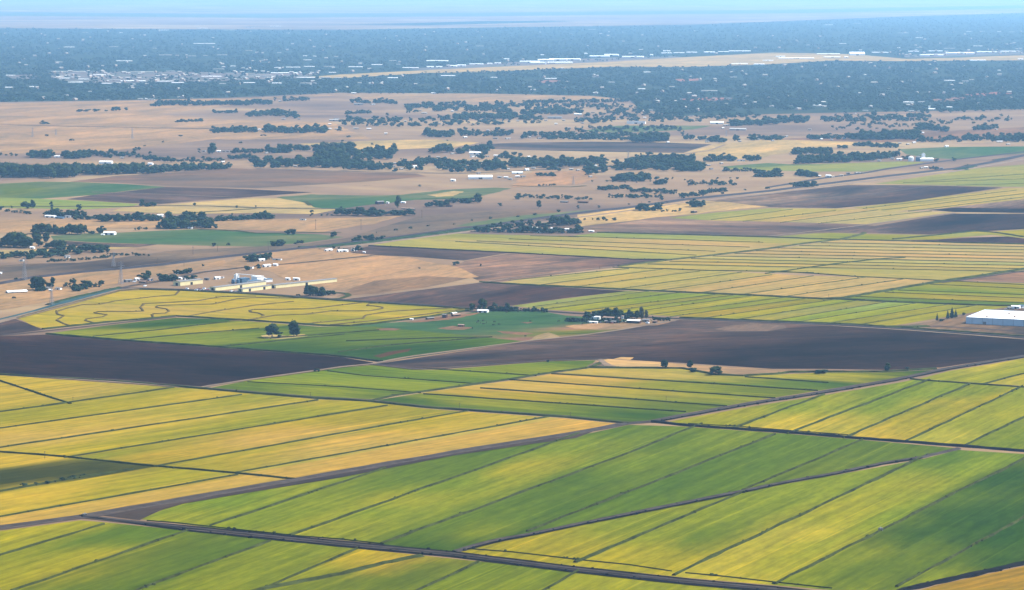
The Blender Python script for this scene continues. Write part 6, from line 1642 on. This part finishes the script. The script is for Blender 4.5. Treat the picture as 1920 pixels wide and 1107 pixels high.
def pylon():
    e = empty('pylon', (0, 0, 0))
    Hh = 30.0
    mb = MB()
    for sx in (-1, 1):
        for sy in (-1, 1):
            mb.tube((sx * 2.6, sy * 2.6, 0), (sx * .7, sy * .7, Hh * .72), .22, .18, 6)
            mb.tube((sx * .7, sy * .7, Hh * .72), (sx * .25, sy * .25, Hh), .18, .1, 6)
    n = 9
    for i in range(n):
        z0, z1 = Hh * .72 * i / n, Hh * .72 * (i + 1) / n
        r0, r1 = 2.6 - 1.9 * i / n, 2.6 - 1.9 * (i + 1) / n
        for s in (-1, 1):
            mb.tube((-r0, s * r0, z0), (r1, s * r1, z1), .09, n=4)
            mb.tube((r0, s * r0, z0), (-r1, s * r1, z1), .09, n=4)
            mb.tube((s * r0, -r0, z0), (s * r1, r1, z1), .09, n=4)
            mb.tube((s * r0, r0, z0), (s * r1, -r1, z1), .09, n=4)
    mb.build('mast', M_STEEL, e)
    for z, hl in ((Hh * .72, 4.8), (Hh * .82, 5.6), (Hh * .92, 4.4)):
        a = MB()
        for s in (-1, 1):
            a.tube((0, 0, z + 1.0), (s * hl, 0, z), .13, n=5)
            a.tube((0, 0, z - .3), (s * hl, 0, z), .13, n=5)
        arm = a.build('crossarm', M_STEEL, e)
        for s in (-1, 1):
            i_ = MB()
            i_.tube((s * hl, 0, z), (s * hl, 0, z - 1.4), .14, n=6)
            i_.build('insulator', M_GLASS, arm)
    return e


py = pylon()
first = True
for (x, y, hp, lb) in ((227, 533, 43, 'tall steel pylon beside the junk yard, sharpest of all'), (46, 526, 44, 'tall steel pylon rising over the railway at far left'), (97, 572, 38, 'steel pylon on the orange grass in front of the left houses'),
                       (213, 500, 27, 'faint steel pylon rising beyond the orchard strip'), (61, 257, 18, 'faint hazy pylon on the pink plain at far left'), (248, 260, 20, 'faint hazy pylon alone on the far pink plain'), (105, 254, 12, 'barely visible pylon between two others on the pink plain'),
                       (1075, 346, 16, 'thin hazy pylon above the shrubby centre plain'), (1178, 300, 16, 'thin hazy pylon on the golden strip at centre right'), (1362, 256, 12, 'hazy pylon by the pale farm at upper right')):
    o = py if first else copy_tree(py)
    first = False
    o.location = P(x, y)
    o.rotation_euler = (0, 0, ANG_A)
    s = hp / scale_at(y) / 30.0
    o.scale = (max(s, .8), max(s, .8), s)
    tag(o, lb, 'pylon', 'steel pylons crossing the plain')


def pole():
    e = empty('utility_pole', (0, 0, 0))
    mb = MB(); mb.tube((0, 0, 0), (0, 0, 10), .24, .16, 8); mb.build('post', M_POLE, e)
    mb = MB(); mb.box(-1.4, -.1, 8.9, 1.4, .1, 9.2); mb.build('crossarm', M_POLE, e)
    return e


pl = pole()
first = True
for (x, y, hp, lb) in ((137, 757, 13, 'timber utility pole at the corner of the golden field'), (862, 768, 13, 'timber utility pole on the ditch below the striped field'), (1070, 784, 12, 'timber utility pole nearest the crossroads'), (582, 745, 10, 'timber utility pole on the straight ditch left of centre'),
                       (1249, 752, 9, 'timber utility pole inside the striped green field'), (84, 860, 14, 'timber utility pole in the olive field at left'), (592, 431, 20, 'tall thin pole right of the twin trees by the irrigated field'), (677, 431, 20, 'tall thin pole on the fallow band beside the railway'),
                       (296, 500, 16, 'thin pole along the railway nearest the orchard'), (345, 500, 15, 'second thin pole along the railway right of the orchard'), (362, 478, 16, 'thin pole in the fallow band above the railway'), (408, 472, 14, 'thin pole at the right of the fallow band'),
                       (1554, 558, 7, 'short pole in the lime green field'), (503, 470, 16, 'thin pole above the railway and the tree clump'), (791, 410, 16, 'thin pole on the fallow band in the far centre'), (1124, 505, 7, 'short pole on the pale gold field')):
    o = pl if first else copy_tree(pl)
    first = False
    o.location = P(x, y)
    o.rotation_euler = (0, 0, ANG_B)
    s = hp / scale_at(y) / 10.0
    o.scale = (s ** .5, s ** .5, s)
    tag(o, lb, 'utility pole', 'timber poles across the valley')


def car(mat, van=False):
    e = empty('parked_car', (0, 0, 0))
    h = 1.5 if van else 0.85
    mb = MB()
    prof = [(-2.2, .35), (-2.25, .75), (-2.0, h), (-.9 if not van else -1.9, h + .03), (2.0, h - .05), (2.25, .7), (2.2, .35)]
    n = len(prof)
    vs = [(x, -.9, z) for x, z in prof] + [(x, .9, z) for x, z in prof]
    mb.add(vs, [tuple(range(n)), tuple(range(2 * n - 1, n - 1, -1))] + [(i, (i + 1) % n, n + (i + 1) % n, n + i) for i in range(n)])
    mb.build('body', mat, e)
    mb = MB()
    z0 = h + .035
    mb.add([(-1.5, -.8, z0), (1.2, -.8, z0), (1.2, .8, z0), (-1.5, .8, z0), (-1.1, -.65, z0 + .55), (.55, -.65, z0 + .55), (.55, .65, z0 + .55), (-1.1, .65, z0 + .55)],
           [(0, 1, 5, 4), (1, 2, 6, 5), (2, 3, 7, 6), (3, 0, 4, 7)], 1)
    mb.add([(-1.1, -.65, z0 + .552), (.55, -.65, z0 + .552), (.55, .65, z0 + .552), (-1.1, .65, z0 + .552)], [(0, 1, 2, 3)], 0)
    mb.build('cabin', [mat, M_GLASS], e)
    for sx in (-1.4, 1.4):
        for sy in (-.92, .72):
            w_ = MB()
            w_.tube((sx, sy, .34), (sx, sy + .2, .34), .34, .34, 12)
            w_.build('wheel', M_RUBBER, e)
    return e


cars = [car(M_CARS[i], i == 0) for i in range(5)]
used = [False] * 5
spots = []
for i in range(10):
    spots.append((368 + i * 3.0, 545.5 - (i % 3) * 1.7 + i * 0.05, ['white', 'dark blue', 'dark red', 'silver', 'beige'][i % 5] + ' vehicle parked left of the long cream shed', 'vehicles parked at the end of the cream sheds', i % 5))
for i in range(5):
    spots.append((434 + i * 4.2, 547.3 + (i % 2) * .9, ['white', 'dark blue', 'dark red', 'silver', 'beige'][(i * 2) % 5] + ' vehicle parked left of the nearest cream shed', 'vehicles beside the nearest cream shed', (i * 2) % 5))
for i in range(6):
    spots.append((1104 + i * 22, 604.5 + (i % 3) * 1.2, ['white', 'dark blue', 'dark red', 'silver', 'beige'][i % 5] + ' vehicle standing in the yard of the eastern farmstead', 'vehicles in the eastern farmstead', i % 5))
for i in range(5):
    spots.append((243 + i * 9, 527.5 + (i % 2) * 2, ['silver', 'white', 'dark blue', 'beige', 'dark red'][i] + ' vehicle left in the junk yard', 'vehicles in the junk yard', [3, 0, 1, 4, 2][i]))
for i in range(6):
    spots.append((1886 + i * 6.5, 581 - (i % 2) * 2.5, ['silver', 'white', 'dark blue', 'beige', 'dark red', 'white'][i] + ' vehicle parked behind the white warehouse', 'vehicles behind the warehouse', [3, 0, 1, 4, 2, 0][i]))
spots += [(272, 537.5, 'white vehicle on the pale road by the pylon', None, 0), (351, 542.7, 'white vehicle alone on the farm road left of the parked row', None, 0), (1728, 1006, '', None, -1)]
for (x, y, lb, gp, k) in spots:
    if k < 0:
        continue
    o = copy_tree(cars[k]) if used[k] else cars[k]
    used[k] = True
    o.location = P(x, y)
    o.rotation_euler = (0, 0, random.choice([ANG_A, ANG_B]) + random.uniform(-.3, .3))
    tag(o, lb, 'vehicle', gp)


# cattle in the pasture: one continuous body each
def cow_mesh():
    me = bpy.data.meshes.new('cow')
    pts = [((0, 0, 1.05), .36), ((.75, 0, 1.08), .36), ((1.05, 0, 1.28), .2), ((1.45, 0, 1.25), .15), ((1.72, 0, 1.08), .1), ((-.75, 0, 1.1), .34), ((-1.02, 0, 1.25), .08), ((-1.08, 0, .7), .04)]
    ed = [(0, 1), (1, 2), (2, 3), (3, 4), (0, 5), (5, 6), (6, 7)]
    for (rx, root) in ((.72, 1), (-.78, 5)):
        for s in (-1, 1):
            b0 = len(pts)
            pts += [((rx, s * .22, .75), .13), ((rx + .04, s * .22, .4), .075), ((rx, s * .22, 0.03), .06)]
            ed += [(root, b0), (b0, b0 + 1), (b0 + 1, b0 + 2)]
    for s in (-1, 1):
        b0 = len(pts)
        pts.append(((1.38, s * .22, 1.36), .05))
        ed.append((3, b0))
    me.from_pydata([p for p, r in pts], ed, [])
    return me, [r for p, r in pts]


cme, crad = cow_mesh()
cow = bpy.data.objects.new('cow', cme)
link(cow)
sk = cow.modifiers.new('skin', 'SKIN')
for i, r in enumerate(crad):
    cme.skin_vertices[0].data[i].radius = (r, r * 0.9)
cme.skin_vertices[0].data[0].use_root = True
cow.modifiers.new('sub', 'SUBSURF').levels = 1
deps = bpy.context.evaluated_depsgraph_get()
baked = bpy.data.meshes.new_from_object(cow.evaluated_get(deps))
baked.name = 'cow'
baked.materials.clear()
baked.materials.append(M_HIDE)
cow.modifiers.clear()
cow.data = baked
first = True
for (x, y, gp) in ((895, 606, 0), (901, 607, 0), (906, 603, 0), (906, 609, 0), (925, 611, 0), (927, 605, 0), (936, 610, 0), (897, 603, 0), (912, 606, 0), (994, 604, 1), (950, 587, 2), (971, 586, 2), (985, 632, 3), (1047, 604, 4), (1092, 609, 5), (886, 617, 6)):
    lb = {0: 'dark cow grazing in the loose herd at the middle left of the pasture', 1: 'dark cow alone in the middle of the pasture', 2: 'dark cow near the hedge at the top of the pasture', 3: 'dark cow at the bottom of the pasture by the bare corner',
          4: 'large dark cow left of the eastern farmstead hedge', 5: 'dark cow on the trampled ground in front of the eastern farmstead', 6: 'dark cow beside the open cattle shelter'}[gp]
    o = cow if first else cow.copy()
    if not first:
        link(o)
    first = False
    o.location = P(x, y)
    s_ = 1.25
    o.scale = (s_, s_, s_)
    o.rotation_euler = (0, 0, random.uniform(0, 6.28))
    tag(o, lb, 'cow', 'cattle herd in the pasture' if gp == 0 else 'cattle by the hedge' if gp == 2 else None)

# concrete water gates on the field banks
for (x, y, lb) in ((1651, 996, 'small grey concrete water gate halfway along the bank at lower right'), (159, 969, 'small pale water gate where the two foreground roads meet')):
    e = empty('water_gate', P(x, y), ANG_B)
    tag(e, lb, 'water gate')
    mb = MB(); mb.box(-1.5, -.9, 0, -1.1, .9, 2.0); mb.box(1.1, -.9, 0, 1.5, .9, 2.0); mb.box(-1.5, -.9, 2.004, 1.5, .9, 2.3); mb.build('frame', M_GREY, e)
    mb = MB(); mb.box(-1.09, -.1, 0, 1.09, .1, 1.5); mb.build('gate', M_STEEL, e)
    mb = MB(); mb.tube((0, 0, 1.5), (0, 0, 3.0), .08, n=8); mb.tube((0, -.03, 2.7), (0, .03, 2.7), .35, n=12); mb.build('handwheel', M_STEEL, e)
